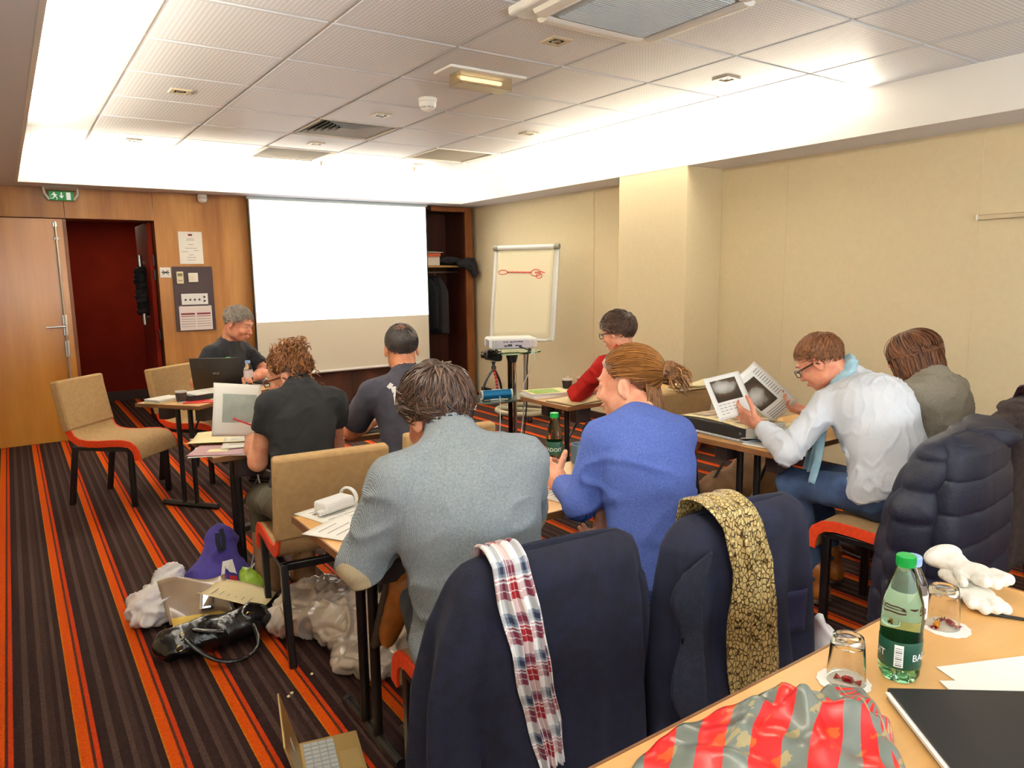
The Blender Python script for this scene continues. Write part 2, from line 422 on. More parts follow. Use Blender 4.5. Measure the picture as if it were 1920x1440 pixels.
# coat niche right of the screen
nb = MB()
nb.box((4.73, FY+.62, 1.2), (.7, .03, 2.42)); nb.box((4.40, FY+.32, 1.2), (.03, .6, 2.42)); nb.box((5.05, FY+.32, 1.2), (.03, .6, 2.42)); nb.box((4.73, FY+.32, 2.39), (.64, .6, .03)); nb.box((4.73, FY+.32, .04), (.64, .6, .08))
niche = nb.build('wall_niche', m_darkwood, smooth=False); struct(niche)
MB().box((5.03, FY, 1.2), (.11, .03, 2.42)).build('frame_stile', m_frame, niche, smooth=False, bevel=.003)
MB().box((4.73, FY, 2.385), (.49, .03, .06)).build('frame_rail', m_frame, niche, smooth=False, bevel=.003)
MB().box((4.72, FY+.34, 1.672), (.62, .5, .025)).build('shelf', wood_mat('shelf_wood', (150, 110, 60), (170, 128, 74), (180, 140, 84)), niche, smooth=False, bevel=.003)
MB().tube([(4.42, FY+.3, 1.6), (5.03, FY+.3, 1.6)], .012).build('clothes_rail', m_steel, niche)
# doorway: shut left leaf, right leaf swung into the corridor
d1 = struct(MB().box((.1675, FY+.045, 1.068), (.775, .04, 2.136)).build('door_1', m_door, smooth=False, bevel=.004))
MB().box((.545, FY+.028, 1.068), (.03, .012, 2.13)).build('door_stile', m_frame, d1, smooth=False)
rx0, ry0 = .468, FY+.012
MB().tube([(rx0, ry0, .03), (rx0, ry0, 2.11)], .011).build('bolt_rod', m_steel, d1)
for z, h in ((2.08, .05), (1.95, .03), (1.13, .2), (.9, .16), (.12, .05)): MB().box((rx0, ry0+.006, z), (.042, .026, h)).build('bolt_case', m_steel, d1, bevel=.005)
MB().tube([(rx0, ry0-.01, 1.12), (rx0, ry0-.05, 1.12), (rx0-.16, ry0-.05, 1.115)], .011).build('handle', m_steel, d1)
d2 = struct(MB().box((1.29, FY+.51, 1.07), (.04, .78, 2.12)).build('door_2', m_red, smooth=False, bevel=.003))
for z in (1.75, 1.6, .98, .5): MB().box((1.303, FY+.1, z), (.012, .04, .1)).build('hinge', m_black, d2, smooth=False)
hx, hy = 1.22, FY+.42
MB().tube([(hx, hy, 1.08), (hx, hy, 1.81)], .027, 12).build('pull_handle', m_steel, d2)
for z in (1.16, 1.73): MB().tube([(hx, hy, z), (1.28, hy, z)], .012).build('handle_post', m_steel, d2)
struct(MB().box((.8, 10.7, 1.2), (4.2, .1, 2.6)).build('wall_corridor', m_red, smooth=False))
struct(MB().box((-1.28, 9.5, 1.2), (.1, 2.4, 2.6)).build('wall_corridor', m_red, smooth=False)); struct(MB().box((2.9, 9.5, 1.2), (.1, 2.4, 2.6)).build('wall_corridor', m_red, smooth=False))
struct(MB().box((.8, 9.6, 2.45), (4.3, 2.3, .06)).build('ceiling_corridor', m_soffit, smooth=False))
struct(MB().box((.8, 10.64, .06), (4.1, .02, .12)).build('baseboard_corridor', mk('grey_base', (62, 46, 44)), smooth=False))
# scarf-like dark fabric wound round the pull handle
wsc = MB(); pts = []
for k in range(90):
    t = k/89; a = t*PI*2*9; r = .036+.008*math.sin(k*2.3)
    pts.append((hx+r*math.cos(a), hy+r*math.sin(a), 1.19+.48*t))
wsc.tube(pts, [.034+.008*math.sin(k*1.7) for k in range(90)], 6)
tag(wsc.build('scarf', mk('black_knit', (14, 12, 14), rough=.95)), 'dark fabric wound round the steel pull handle in the doorway', 'scarf')

# ---------------------------------------------------------------- ceiling fixtures
def local_box(o, c, d, name, m, **k): return MB().box(c, d).build(name, m, o, **k)
spots = [(2.416, 3.06), (3.75, 3.08), (1.033, 5.1), (2.39, 5.09), (3.73, 5.1), (1.03, 7.05), (2.39, 6.43), (3.72, 7.1)]
spot_lab = ['in the tile beside the big air conditioning cassette', 'above the right cove light, nearest the right wall', 'nearest the left cove light, large and alone in its row', 'just behind the air vent, toward the smoke detector',
            'near the right cove, beyond the emergency light', 'smallest one, far left near the front cove', 'between the square vent and the plain brown grille', 'tiny one by the right grey grille near the front cove']
p0 = None
m_bezel = mk('spot_bezel', (196, 180, 150), rough=.4)
for (x, y), lb in zip(spots, spot_lab):
    L = 'square recessed ceiling spotlight, '+lb
    if p0 is None:
        p0 = thing('recessed_spotlight', L, 'spotlight', (x, y, CZ-.004), 0, 'recessed ceiling spotlights')
        b = MB()
        for s in (-1, 1): b.box((s*.048, 0, -.003), (.024, .12, .008)); b.box((0, s*.048, -.003), (.072, .024, .008))
        b.build('bezel', m_bezel, p0, smooth=False); local_box(p0, (0, 0, .0), (.074, .074, .004), 'recess', mk('matte_black', (8, 8, 8), rough=1., Specular_IOR_Level=0.), smooth=False)
        MB().lathe([(.018, .0), (.026, -.006), (.02, -.004), (.0, -.002)], 12, (0, 0, 0)).build('lamp', m_steel, p0)
    else: dup(p0, (x, y, CZ-.004), 0, L)
# square diffuser vent: four triangular sets of louvre blades
v = thing('air_vent', 'large square ceiling air vent with concentric louvre blades', 'vent', (2.39, 5.755, CZ))
local_box(v, (0, 0, .03), (.66, .65, .01), 'backing', mk('vent_dark', (60, 58, 62)), smooth=False)
m_blade = mk('vent_blade', (200, 204, 200), rough=.5)
for k in range(7):
    a = .31-.043*k
    for q in range(4):
        R = rotz(q*PI/2)@rotx(.6)
        bl = MB().box((0, 0, 0), (2*a, .034, .003), rotx(.75))
        bl.v[0] = (bl.v[0]+np.array((0, -a, .012)))@rotz(q*PI/2).T
        bl.build('blade', m_blade, v, smooth=False)
fr = MB()
for q in range(4): fr.v.append((np.array([[x, y, z] for x in (-.33, .33) for y in (-.325, -.305) for z in (-.006, .004)]))@rotz(q*PI/2).T); fr.n += 8; fr.col += [0]*8; fr.f += [tuple(8*q+k for k in f) for f in [(0, 1, 3, 2), (4, 6, 7, 5), (0, 4, 5, 1), (2, 3, 7, 6), (0, 2, 6, 4), (1, 5, 7, 3)]]; fr.m += [0]*6
fr.build('frame', m_white, v, smooth=False)
m_grl = mk('grille_grey', (150, 140, 126), rough=.7); g0 = None
for (x, y), lb in zip([(2.39, 7.095), (3.75, 6.425)], ['left of the two, above the screen', 'right of the two, nearer the right cove']):
    g = thing('ceiling_grille', 'plain grey-brown square ceiling grille, '+lb, 'grille', (x, y, CZ), 0, 'grey return air grilles')
    local_box(g, (0, 0, .012), (.6, .59, .01), 'backing', m_grl, smooth=False)
    for k in range(20): local_box(g, (0, -.27+.0285*k, .002), (.58, .008, .012), 'slat', m_grl, smooth=False)
    b = MB()
    for s in (-1, 1): b.box((s*.318, 0, 0), (.036, .656, .016)); b.box((0, s*.313, 0), (.6, .036, .016))
    b.build('frame', m_white, g, smooth=False)
# air conditioning cassette
a = thing('air_conditioner', 'white ceiling air conditioning cassette with ribbed intake and flaps', 'air conditioner', (2.37, 2.4, CZ))
local_box(a, (0, 0, -.012), (.84, .84, .05), 'body', m_wpl, bevel=.015)
m_rib = mk('cassette_grille', (205, 212, 214), rough=.5)
local_box(a, (0, 0, -.045), (.54, .54, .02), 'intake', m_rib, bevel=.006)
rb = MB()
for k in range(34): rb.box((0, -.255+.0155*k, -.057), (.51, .006, .006))
tag(rb.build('intake_rib', m_rib, a, smooth=False), kind='stuff')
for q in range(4):
    fl = MB(); n = 8
    sec = [(-.045, 0), (-.03, -.024), (0, -.034), (.03, -.03), (.045, -.02), (.03, -.006)]
    pts = np.array([(x, -.335+s[0], -.03+s[1]) for x in (-.29, .29) for s in sec])@rotz(q*PI/2).T
    k = len(sec); fl.add(pts, [tuple(range(k)), tuple(range(k, 2*k))[::-1]]+[(i, k+i, k+(i+1) % k, (i+1) % k) for i in range(k)])
    fl.build('flap', mk('flap_white', (232, 228, 220), rough=.4), a, bevel=.003)
# emergency luminaire
e = thing('emergency_light', 'rectangular clear emergency luminaire with glowing tube on the ceiling', 'emergency light', (2.43, 3.79, CZ))
local_box(e, (0, 0, -.008), (.52, .2, .018), 'base', m_wpl, bevel=.004)
m_clear = glass('clear_cover', (252, 246, 230), .3, 1.1)
cv = MB().box((0, 0, -.083), (.36, .12, .003))
for q in (-1, 1): cv.box((q*.1785, 0, -.05), (.003, .12, .066)); cv.box((0, q*.0585, -.05), (.354, .003, .066))
cv.build('cover', m_clear, e, smooth=False)
MB().tube([(-.14, 0, -.04), (.14, 0, -.04)], .012).build('tube', mk('tube_glow', (255, 240, 200), rough=.5, Emission_Color=lin((255, 236, 204)), Emission_Strength=.8), e)
local_box(e, (0, .03, -.03), (.3, .03, .02), 'battery', mk('battery', (220, 190, 130)), bevel=.004)
# smoke detector
s = thing('smoke_detector', 'white domed smoke detector hanging below a ceiling tile', 'smoke detector', (2.44, 4.47, CZ))
MB().lathe([(.0, -.004), (.062, -.004), (.062, -.024), (.056, -.03), (.058, -.045), (.05, -.066), (.03, -.082), (.0, -.09)], 24).build('body', m_wpl, s)
for q in range(10):
    c = np.array([.0475*math.cos(q*PI/5), .0475*math.sin(q*PI/5), -.062])
    MB().box(c, (.006, .02, .008), rotz(q*PI/5)).build('slot', m_print, s, smooth=False)
sp0 = None
for (x, y), lb in zip([(2.80, 7.42), (3.80, 7.30)], ['left of the two by the front cove', 'right of the two by the front cove']):
    L = 'small pendant sprinkler head, '+lb
    if sp0 is None:
        sp0 = thing('sprinkler', L, 'sprinkler', (x, y, CZ), 0, 'ceiling sprinklers')
        MB().lathe([(.0, 0), (.032, 0), (.03, -.008), (.012, -.012), (.011, -.04), (0, -.042)], 16).build('rosette', m_bezel, sp0)
        MB().lathe([(.0, -.05), (.022, -.05), (.022, -.054), (0, -.055)], 16).build('deflector', m_bezel, sp0)
        MB().tube([(.012, 0, -.035), (.012, 0, -.051)], .003, 5).build('yoke', m_bezel, sp0)
    else: dup(sp0, (x, y, CZ), 0, L)

# ---------------------------------------------------------------- things on the front wall
x = thing('exit_sign', 'green running man exit sign with down arrow above the door', 'exit sign', (.54, FY-.045, 2.36))
local_box(x, (0, .02, .045), (.27, .05, .035), 'housing', mk('housing_clear', (150, 120, 84), rough=.3), bevel=.008)
for s in (-1, 1): MB().tube([(s*.135, .01, .06), (s*.135, -.005, .0), (s*.1, -.008, -.055)], .011, 8).build('side_bracket', m_wpl, x)
MB().tube([(-.135, .0, .062), (.135, .0, .062)], .007, 8).build('top_rim', m_wpl, x)
local_box(x, (0, -.006, -.02), (.2, .012, .085), 'sign_plate', m_green, bevel=.003)
def flat_print(o, polys, y, name, m):
    b = MB()
    for p in polys: b.prism(p, 0, .0012, lambda q: (q[0], y-q[2], q[1]))
    return b.build(name, m, o, smooth=False)
man = [[(-.062, .012), (-.052, .012), (-.052, .002), (-.062, .002)], [(-.07, .0), (-.05, .0), (-.044, -.022), (-.056, -.026)], [(-.05, -.003), (-.03, -.012), (-.032, -.017), (-.05, -.01)], [(-.068, -.003), (-.084, -.014), (-.08, -.018), (-.066, -.01)],
       [(-.056, -.02), (-.072, -.04), (-.09, -.042), (-.09, -.047), (-.068, -.047), (-.048, -.026)], [(-.052, -.022), (-.044, -.022), (-.032, -.04), (-.036, -.056), (-.042, -.055), (-.04, -.042)]]
arrow = [[(-.004, .012), (.006, .012), (.006, -.02), (-.004, -.02)], [(-.018, -.018), (.02, -.018), (.001, -.044)]]
box_ = [[(.04, .014), (.075, .014), (.075, -.054), (.04, -.054)]]
flat_print(x, man+arrow+box_, -.0125, 'pictogram', m_signw)
x = thing('motion_sensor', 'small white motion detector at the soffit above the notices', 'sensor', (1.79, FY-.05, SZ-.002))
MB().lathe([(0, 0), (.045, 0), (.047, -.03), (.047, -.05), (.04, -.075), (.02, -.088), (0, -.09)], 20).build('body', m_wpl, x)
MB().lathe([(.0475, -.032), (.0485, -.034), (.0485, -.046), (.0475, -.048)], 20).build('lens_band', mk('lens', (210, 210, 214), rough=.2), x)
def sheet(name, label, cat, x0, x1, z0, z1, y, m=m_paper):
    o = thing(name, label, cat, ((x0+x1)/2, y, z0)); w_, h_ = x1-x0, z1-z0
    MB().box((0, 0, h_/2), (w_, .003, h_)).build('sheet', m, o, smooth=False); return o, w_, h_
o, w_, h_ = sheet('notice', 'white printed notice sheet with small red logo pinned above the panel', 'notice', 1.537, 1.767, 1.709, 2.038, FY-.003)
ln = [(0, .22, .05), (0, .26, .06), (0, .40, .03), (0, .51, .09), (-.06, .62, .04), (.05, .58, .03), (0, .72, .02), (0, .8, .07), (0, .88, .06)]
flat_print(o, [[(c-hw/2-.01, h_*(1-t)-.002), (c+hw/2+.01, h_*(1-t)-.002), (c+hw/2+.01, h_*(1-t)+.002), (c-hw/2-.01, h_*(1-t)+.002)] for c, t, hw in ln], -.0016, 'printed_lines', m_greyline)['kind'] = 'stuff'
flat_print(o, [[(-.02, h_*.87), (.02, h_*.87), (.02, h_*.93), (-.02, h_*.93)]], -.0016, 'logo', m_maroon)
o, w_, h_ = sheet('no_phone_sign', 'small white square sign with a crossed-out phone beside the door', 'sign', 1.339, 1.441, 1.572, 1.675, FY-.003)
def bar(a, b, t):
    a = np.array(a); b = np.array(b); n = unit(b-a)[::-1]*np.array([-1, 1])*t/2; return [tuple(a-n), tuple(b-n), tuple(b+n), tuple(a+n)]
flat_print(o, [bar((-.03, .075), (.03, .028), .006), bar((-.03, .028), (.03, .075), .006), bar((-.036, .052), (.036, .052), .012)], -.0016, 'pictogram', m_print)
o = thing('control_panel', 'dark brown wall panel carrying thermostat, switch, sockets and notice', 'panel', (1.6475, FY-.008, 1.015))
W, H = .387, .667
local_box(o, (0, 0, H/2), (W, .016, H), 'board', mk('dark_board', (56, 38, 42), rough=.5), bevel=.002)
def onp(px, py): return (-W/2+W*px, -.008, H*(1-py))
c = onp(.17, .17); t = MB().box((c[0], -.018, c[2]), (.066, .022, .125)).build('thermostat', mk('ivory_plastic', (224, 214, 176), rough=.5), o, bevel=.006)
local_box(t, (c[0], -.03, c[2]+.03), (.046, .003, .03), 'display', mk('lcd', (120, 122, 96)), smooth=False)
for k in range(3): local_box(t, (c[0]-.014+.014*k, -.0305, c[2]-.03), (.009, .003, .012), 'button', m_greyline, smooth=False)
c = onp(.5, .17); t = MB().box((c[0], -.014, c[2]), (.095, .014, .095)).build('light_switch', mk('ivory2', (232, 226, 206), rough=.4), o, bevel=.004)
local_box(t, (c[0]-.012, -.0225, c[2]-.006), (.05, .004, .06), 'rocker', mk('ivory3', (226, 216, 190), rough=.4), bevel=.001)
c = onp(.5, .505); t = MB().box((c[0], -.012, c[2]), (.26, .012, .115)).build('socket_plate', m_wpl, o, bevel=.003)
for k in range(4): MB().lathe([(0, 0), (.011, 0), (.009, .004), (0, .004)], 12, (c[0]-.09+.045*k, -.018, c[2]-.005), rotx(PI/2)).build('jack', m_print, t)
for s in (-1, 1): MB().lathe([(0, 0), (.012, 0), (.01, .004), (0, .004)], 12, (c[0]+.095, -.018, c[2]+s*.02), rotx(PI/2)).build('jack', m_print, t)
c = onp(.5, .8); t = MB().box((c[0], -.011, c[2]), (.32, .003, .25)).build('posted_sheet', mk('sheet_tint', (238, 226, 222)), o, smooth=False)
for s in (-1, 1):
    for q, (dz, m, th) in enumerate(((.045, m_maroon, .018), (.02, m_maroon, .006), (-.01, m_greyline, .004), (-.035, m_greyline, .004), (-.06, m_greyline, .005), (-.085, m_greyline, .004))):
        local_box(t, (c[0]+s*.078, -.0135, c[2]+dz), (.135, .001, th), 'printed_line', m, smooth=False)
for s in (-1, 1): local_box(t, (c[0]+s*.14, -.016, c[2]+.125), (.02, .008, .012), 'clip', m_steel, smooth=False)
# projection screen, hanging a little in front of the wall
ps = thing('projection_screen', 'roll-down projection screen with bright projected picture', 'screen', (0, 8.13, 0))
m_screen = mk('screen_cloth', (234, 226, 206), rough=.8)
MB().box((3.30, 0, 1.44), (2.14, .004, 1.92)).build('cloth', m_screen, ps, smooth=False)
local_box(ps, (3.30, -.001, 2.405), (2.16, .05, .03), 'case', mk('screen_case', (206, 222, 226), rough=.4), bevel=.006)
for s, nm in ((2.234, 'black_border'), (4.368, 'black_border')): local_box(ps, (s, -.003, 1.44), (.014, .004, 1.92), nm, m_black, smooth=False)
MB().tube([(2.225, 0, .475), (4.375, 0, .475)], .016).build('bottom_bar', m_wpl, ps)
m_proj = mk('projected_light', (255, 255, 255), Emission_Color=lin((236, 248, 255)), Emission_Strength=1.15)
pim = MB().box((3.307, -.004, 1.728), (2.11, .002, 1.31)).build('projected_picture', m_proj, ps, smooth=False)
local_box(pim, (4.12, -.0055, 2.235), (.13, .001, .012), 'faint_text_line', mk('faint_text', (190, 210, 220), Emission_Color=lin((200, 220, 230)), Emission_Strength=.85), smooth=False)
# rail on the right wall
o = thing('picture_rail', 'pale metal display rail fixed along the right wall', 'rail', (WX, 1.2, 1.87))
MB().box((-.012, 0, 0), (.024, 2.0, .034)).build('rail', mk('rail_alu', (198, 182, 150), rough=.4, metal=.3), o, bevel=.006)
local_box(o, (-.013, 1.0, 0), (.028, .012, .036), 'end_cap', m_wpl, bevel=.003)
# ================================================================ chairs and tables
m_beige = mk('beige_upholstery', (184, 150, 102), (174, 140, 94), 40, rough=.95, bump=(700, .3, .003))
m_orange = mk('orange_edge', (232, 66, 10), (214, 56, 8), 60, rough=.75)
PROF = [(-.315, .875), (-.306, .80), (-.288, .70), (-.268, .60), (-.25, .53), (-.226, .482), (-.185, .455), (-.12, .443), (-.03, .443), (.06, .45), (.14, .452), (.195, .442), (.228, .418), (.244, .385), (.25, .335)]
def prof_offset(P, t):
    P = np.array(P); T = np.gradient(P, axis=0); T /= np.linalg.norm(T, axis=1)[:, None]
    return P+np.stack([-T[:, 1], T[:, 0]], 1)*t
def shell(P, x0, x1, t0, t1):
    a = prof_offset(P, t0); b = prof_offset(P, t1); n = len(P); q = []
    for x in (x0, x1): q += [(x, y, z) for y, z in a]+[(x, y, z) for y, z in b]
    mb = MB(); fs = []
    for i in range(n-1):
        fs += [(i, i+1, 2*n+i+1, 2*n+i), (n+i, 3*n+i, 3*n+i+1, n+i+1), (i, n+i, n+i+1, i+1), (2*n+i, 2*n+i+1, 3*n+i+1, 3*n+i)]
    fs += [(0, 2*n, 3*n, n), (n-1, 2*n-1, 4*n-1, 3*n-1)]
    return mb.add(q, fs)
def make_chair(label, loc, rz):
    c = thing('conference_chair', label, 'chair', loc, rz, 'beige conference chairs with orange edges')
    shell(PROF[3:], -.213, .213, -.022, .022).build('seat', m_beige, c, bevel=.008)
    shell(PROF[:5], -.23, .23, -.03, .03).build('backrest', m_beige, c, bevel=.014)
    for s in (-1, 1):
        shell(PROF[3:], s*.2135-.005, s*.2135+.005, -.024, .024).build('edge_band', m_orange, c, bevel=.002)
    for s in (-1, 1):
        MB().box((0, 0, .2), (.028, .034, .40)).build('leg', m_black, c, bevel=.003).location = (s*.195, .185, 0)
        l = MB(); l.add([(s*.195+dx, y+dy, z) for z, y in ((0, -.29), (.415, -.225)) for dx, dy in ((-.014, -.018), (.014, -.018), (.014, .018), (-.014, .018))], [(3, 2, 1, 0), (4, 5, 6, 7), (0, 1, 5, 4), (1, 2, 6, 5), (2, 3, 7, 6), (3, 0, 4, 7)])
        l.build('leg', m_black, c, bevel=.003)
        MB().box((s*.195, -.02, .405), (.028, .41, .026)).build('side_rail', m_black, c, bevel=.003)
    MB().box((0, -.225, .40), (.40, .03, .03)).build('cross_rail', m_black, c, bevel=.003)
    MB().box((0, .185, .385), (.40, .024, .024)).build('cross_rail', m_black, c, bevel=.003)
    return c
chair0 = make_chair('empty beige chair turned sideways beside the open door', (.609, 5.754, 0), -2.31)
chairs = [((1.22, 6.02, 0), -2.47, "beige chair behind the presenter's table, under the man in black polo"),
          ((1.04, 3.03, 0), -.10, 'beige chair under the curly haired woman, back bare toward the camera'),
          ((1.60, 3.12, 0), 0, 'beige chair under the man in the numbered T-shirt, mostly hidden'),
          ((1.05, 1.62, 0), -.1, 'beige chair under the grey sweater man, covered by navy coat and plaid scarf'),
          ((1.60, 1.52, 0), -.05, 'beige chair under the blue sweater woman, covered by navy coat and gold scarf'),
          ((3.22, 3.20, 0), -.05, 'beige chair under the person in red, back against the blue sweater woman'),
          ((3.09, 1.575, 0), .09, 'beige chair under the man in white shirt, covered by quilted navy coat'),
          ((3.72, 1.60, 0), .0, 'beige chair at the right wall side under the woman in grey cardigan')]
for l, r, lb in chairs: dup(chair0, l, r, lb, 'beige conference chairs with orange edges')

def make_table(label, loc, rz, L=1.36, D=.5):
    """origin: floor under the left front corner; x along the length, y to the back"""
    t = thing('folding_table', label, 'table', loc, rz, 'folding seminar tables')
    MB().box((L/2, D/2, .731), (L, D, .018)).build('table_top', m_table, t, bevel=.003)
    e = MB()
    for y in (0, D): e.box((L/2, y, .729), (L+.008, .006, .024))
    for x in (0, L): e.box((x, D/2, .729), (.006, D, .024))
    e.build('edge_band', m_edge, t, smooth=False)
    for s, x in ((1, .15), (-1, L-.15)):
        for dy in (-.05, .05):
            MB().tube([(x, D/2+dy, .02), (x, D/2+dy, .70)], .017, 12).build('leg', m_black, t)
        MB().tube([(x, D/2-.21, .02), (x, D/2+.21, .02)], .02, 10).build('foot_bar', m_black, t)
        for dy in (-.21, .21): MB().tube([(x, D/2+dy*.97, .021), (x, D/2+dy*1.06, .021)], .021, 10).build('foot_cap', m_blackpl, t)
        MB().box((x, D/2, .70), (.05, .2, .03)).build('leg_plate', m_black, t, bevel=.004)
        for dy in (-.15, .15):
            MB().box((x+s*.03, D/2+dy, .665), (.12, .075, .105)).build('hinge_box', m_bracket, t, bevel=.008)
        MB().tube([(x+s*.02, D/2, .42), (x+s*.22, D/2, .70)], .008, 8).build('brace', m_black, t)
    MB().tube([(.15, D/2, .69), (L-.15, D/2, .69)], .014, 8).build('beam', m_black, t)
    return t
table0 = make_table('folding table of the grey sweater man and blue sweater woman', (.745, 1.91, 0), 0)
for l, r, lb in [((.72, 3.45, 0), 0, 'folding table of the curly haired woman and the man in numbered T-shirt'),
                 ((2.79, 3.43, 0), 0, 'folding table of the person in red, holding paper cups'),
                 ((2.775, 1.95, 0), 0, 'folding table of the man in white shirt, holding the black ring binder'),
                 ((.69, .335, 0), 0, 'nearest folding table, with bottles, glasses and gloves on it')]: dup(table0, l, r, lb, 'folding seminar tables')
# presenter's table faces the other way: its long side runs away to the right
dup(table0, (.625+.395*0+.343, 5.388-.433, 0), .671, "presenter's folding table set at an angle by the door", 'folding seminar tables')
# ================================================================ people
def skin_mat(name, c, red):
    m, nt, b = newmat(name)
    n = nd(nt, 'TexNoise', {'Vector': coords(nt), 'Scale': 22., 'Detail': 3.})
    nt.links.new(ramp(nt, n.outputs[0], [(.35, lin(c)), (.7, lin(red))]), b.inputs['Base Color'])
    b.inputs['Roughness'].default_value = .5; b.inputs['Subsurface Weight'].default_value = .08; b.inputs['Subsurface Radius'].default_value = (.01, .004, .002)
    return m
def hair_mat(name, c1, c2, rough=.52):
    m, nt, b = newmat(name)
    a = nd(nt, 'Attribute', attribute_name='shade')
    n = nd(nt, 'TexNoise', {'Vector': coords(nt), 'Scale': 60., 'Detail': 2.})
    f = mth(nt, 'ADD', mth(nt, 'MULTIPLY', a.outputs['Fac'], .7), mth(nt, 'MULTIPLY', n.outputs[0], .35))
    nt.links.new(ramp(nt, f, [(.15, lin(c1)), (.9, lin(c2))]), b.inputs['Base Color']); b.inputs['Roughness'].default_value = rough
    return m
def knit_mat(name, c, c2, freq=500, strength=.4, second=None, ribbed=False):
    m, nt, b = newmat(name); co = coords(nt)
    n = nd(nt, 'TexNoise', {'Vector': co, 'Scale': 170., 'Detail': 4., 'Roughness': .7})
    col = ramp(nt, n.outputs[0], [(.3, lin(c)), (.72, lin(c2))])
    wv = nd(nt, 'TexWave', {'Vector': co, 'Scale': float(freq)/6.28, 'Distortion': 1.5, 'Detail': 1.}, bands_direction='X')
    f = nd(nt, 'TexNoise', {'Vector': co, 'Scale': 420., 'Detail': 2.}); h = mth(nt, 'ADD', mth(nt, 'MULTIPLY', wv.outputs[0], .5), f.outputs[0])
    if second:
        k = mth(nt, 'GREATER_THAN', nd(nt, 'Attribute', attribute_name='mask').outputs['Fac'], 0.)
        col = mixc(nt, k, col, lin(second) if not ribbed else ramp(nt, nd(nt, 'TexWave', {'Vector': co, 'Scale': 46., 'Distortion': .6}, bands_direction='DIAGONAL').outputs[0], [(.2, lin(tuple(int(q*.6) for q in second))), (.6, lin(second))]))
        if ribbed:
            w2 = nd(nt, 'TexWave', {'Vector': co, 'Scale': 46., 'Distortion': .6}, bands_direction='DIAGONAL')
            h = mth(nt, 'ADD', h, mth(nt, 'MULTIPLY', mth(nt, 'MULTIPLY', w2.outputs[0], 4.), k))
    nt.links.new(col, b.inputs['Base Color']); bumpn(nt, b, h, strength, .003)
    b.inputs['Roughness'].default_value = .95; b.inputs['Specular IOR Level'].default_value = .15
    return m
m_eye = mk('eye_white', (232, 228, 222), rough=.2); m_iris = mk('iris_brown', (58, 42, 34), rough=.15)
m_lip = mk('lips', (186, 104, 92), rough=.5)
m_glassfr = mk('glasses_frame', (40, 24, 20), rough=.3)
m_lens = glass('spectacle_lens', (250, 250, 250), .02, 1.05)
A3 = lambda t: np.array(t, float)
def hframe(yaw, pitch, roll=0): return rotz(yaw)@rotx(-pitch)@roty(roll)
def head_prims(H, R, s, N, female=0):
    E = lambda c, r, k, *cut: (ell(H+R@(A3(c)*s), A3(r)*s, R), k*s)+cut
    p = [E((0, -.012, .035), (.076, .098, .085), .02), E((0, .03, -.025), (.063, .066, .085), .03), E((0, .052, -.09), (.036, .04, .03), .03)]
    for x in (-1, 1): p.append(E((x*.046, .012, -.066), (.02, .042, .032), .03))
    p.append((cone(H+R@(A3((0, -.035, -.05))*s), N, (.054-.006*female)*s, (.060-.008*female)*s), .03))
    p.append((cone(H+R@(A3((0, .088, .012))*s), H+R@(A3((0, .113, -.028))*s), .008*s, .0125*s), .012))
    p.append(E((0, .084, .03), (.05, .014, .01), .015))
    for x in (-1, 1):
        p += [E((x*.012, .101, -.034), (.009, .009, .007), .006), E((x*.031, .1, .008), (.019, .016, .012), .012, 'cut'), E((x*.031, .077, .012), (.0175, .0155, .012), .005)]
        p += [E((x*.038, .072, -.03), (.022, .02, .02), .02)]
    p += [E((0, .097, -.06), (.023, .011, .0055), .006), E((0, .095, -.0715), (.020, .011, .0065), .006)]
    for x in (-1, 1):
        Re = R@rotz(x*-.35)
        p += [(ell(H+R@(A3((x*.080, -.014, -.010))*s), A3((.0075, .020, .033))*s, Re), .008), (ell(H+R@(A3((x*.089, -.008, -.004))*s), A3((.006, .012, .019))*s, Re), .005, 'cut')]
    return p
def hand_prims(W, d, n, side, curl=(.3, .5, .4), s=1., spread=.06, thumb=.5):
    W = A3(W); d = unit(d); n = unit(A3(n)-d*(A3(n)@d)); t = np.cross(d, n)*(1 if side == 'R' else -1)
    R = np.stack([t, d, n], 1)
    p = [(rbox(W+d*.05*s, (.040*s, .05*s, .0145*s), R, .013*s), .01), (cone(W-d*.02*s, W+d*.03*s, .026*s, .024*s), .02)]
    L = [(.043, .026, .020), (.048, .030, .021), (.044, .028, .021), (.034, .020, .018)]
    for i, (lx, x0) in enumerate(zip(L, (.030, .010, -.011, -.031))):
        q = W+d*(.095-.004*abs(i-1))*s+t*x0*s; a = -.05; sp = spread*(1.5-i)
        for j in range(3):
            c = curl[j] if not isinstance(curl[0], tuple) else curl[i][j]; a += c
            v = unit(d*math.cos(a)+n*math.sin(a)+t*sp*math.cos(a)); q2 = q+v*lx[j]*s
            p.append((cone(q, q2, (.0098-.001*j)*s, (.0092-.001*j)*s), .004)); q = q2
    q = W+d*.03*s+t*.032*s; v = unit(t*.75+d*.65+n*(.25+.3*thumb))
    for j, l in enumerate((.042, .032, .027)):
        q2 = q+v*l*s; p.append((cone(q, q2, (.0135-.0015*j)*s, (.0118-.0015*j)*s), .008 if j == 0 else .004)); q = q2; v = unit(v*(1-.25*thumb)+d*.35+n*.3*thumb)
    return p
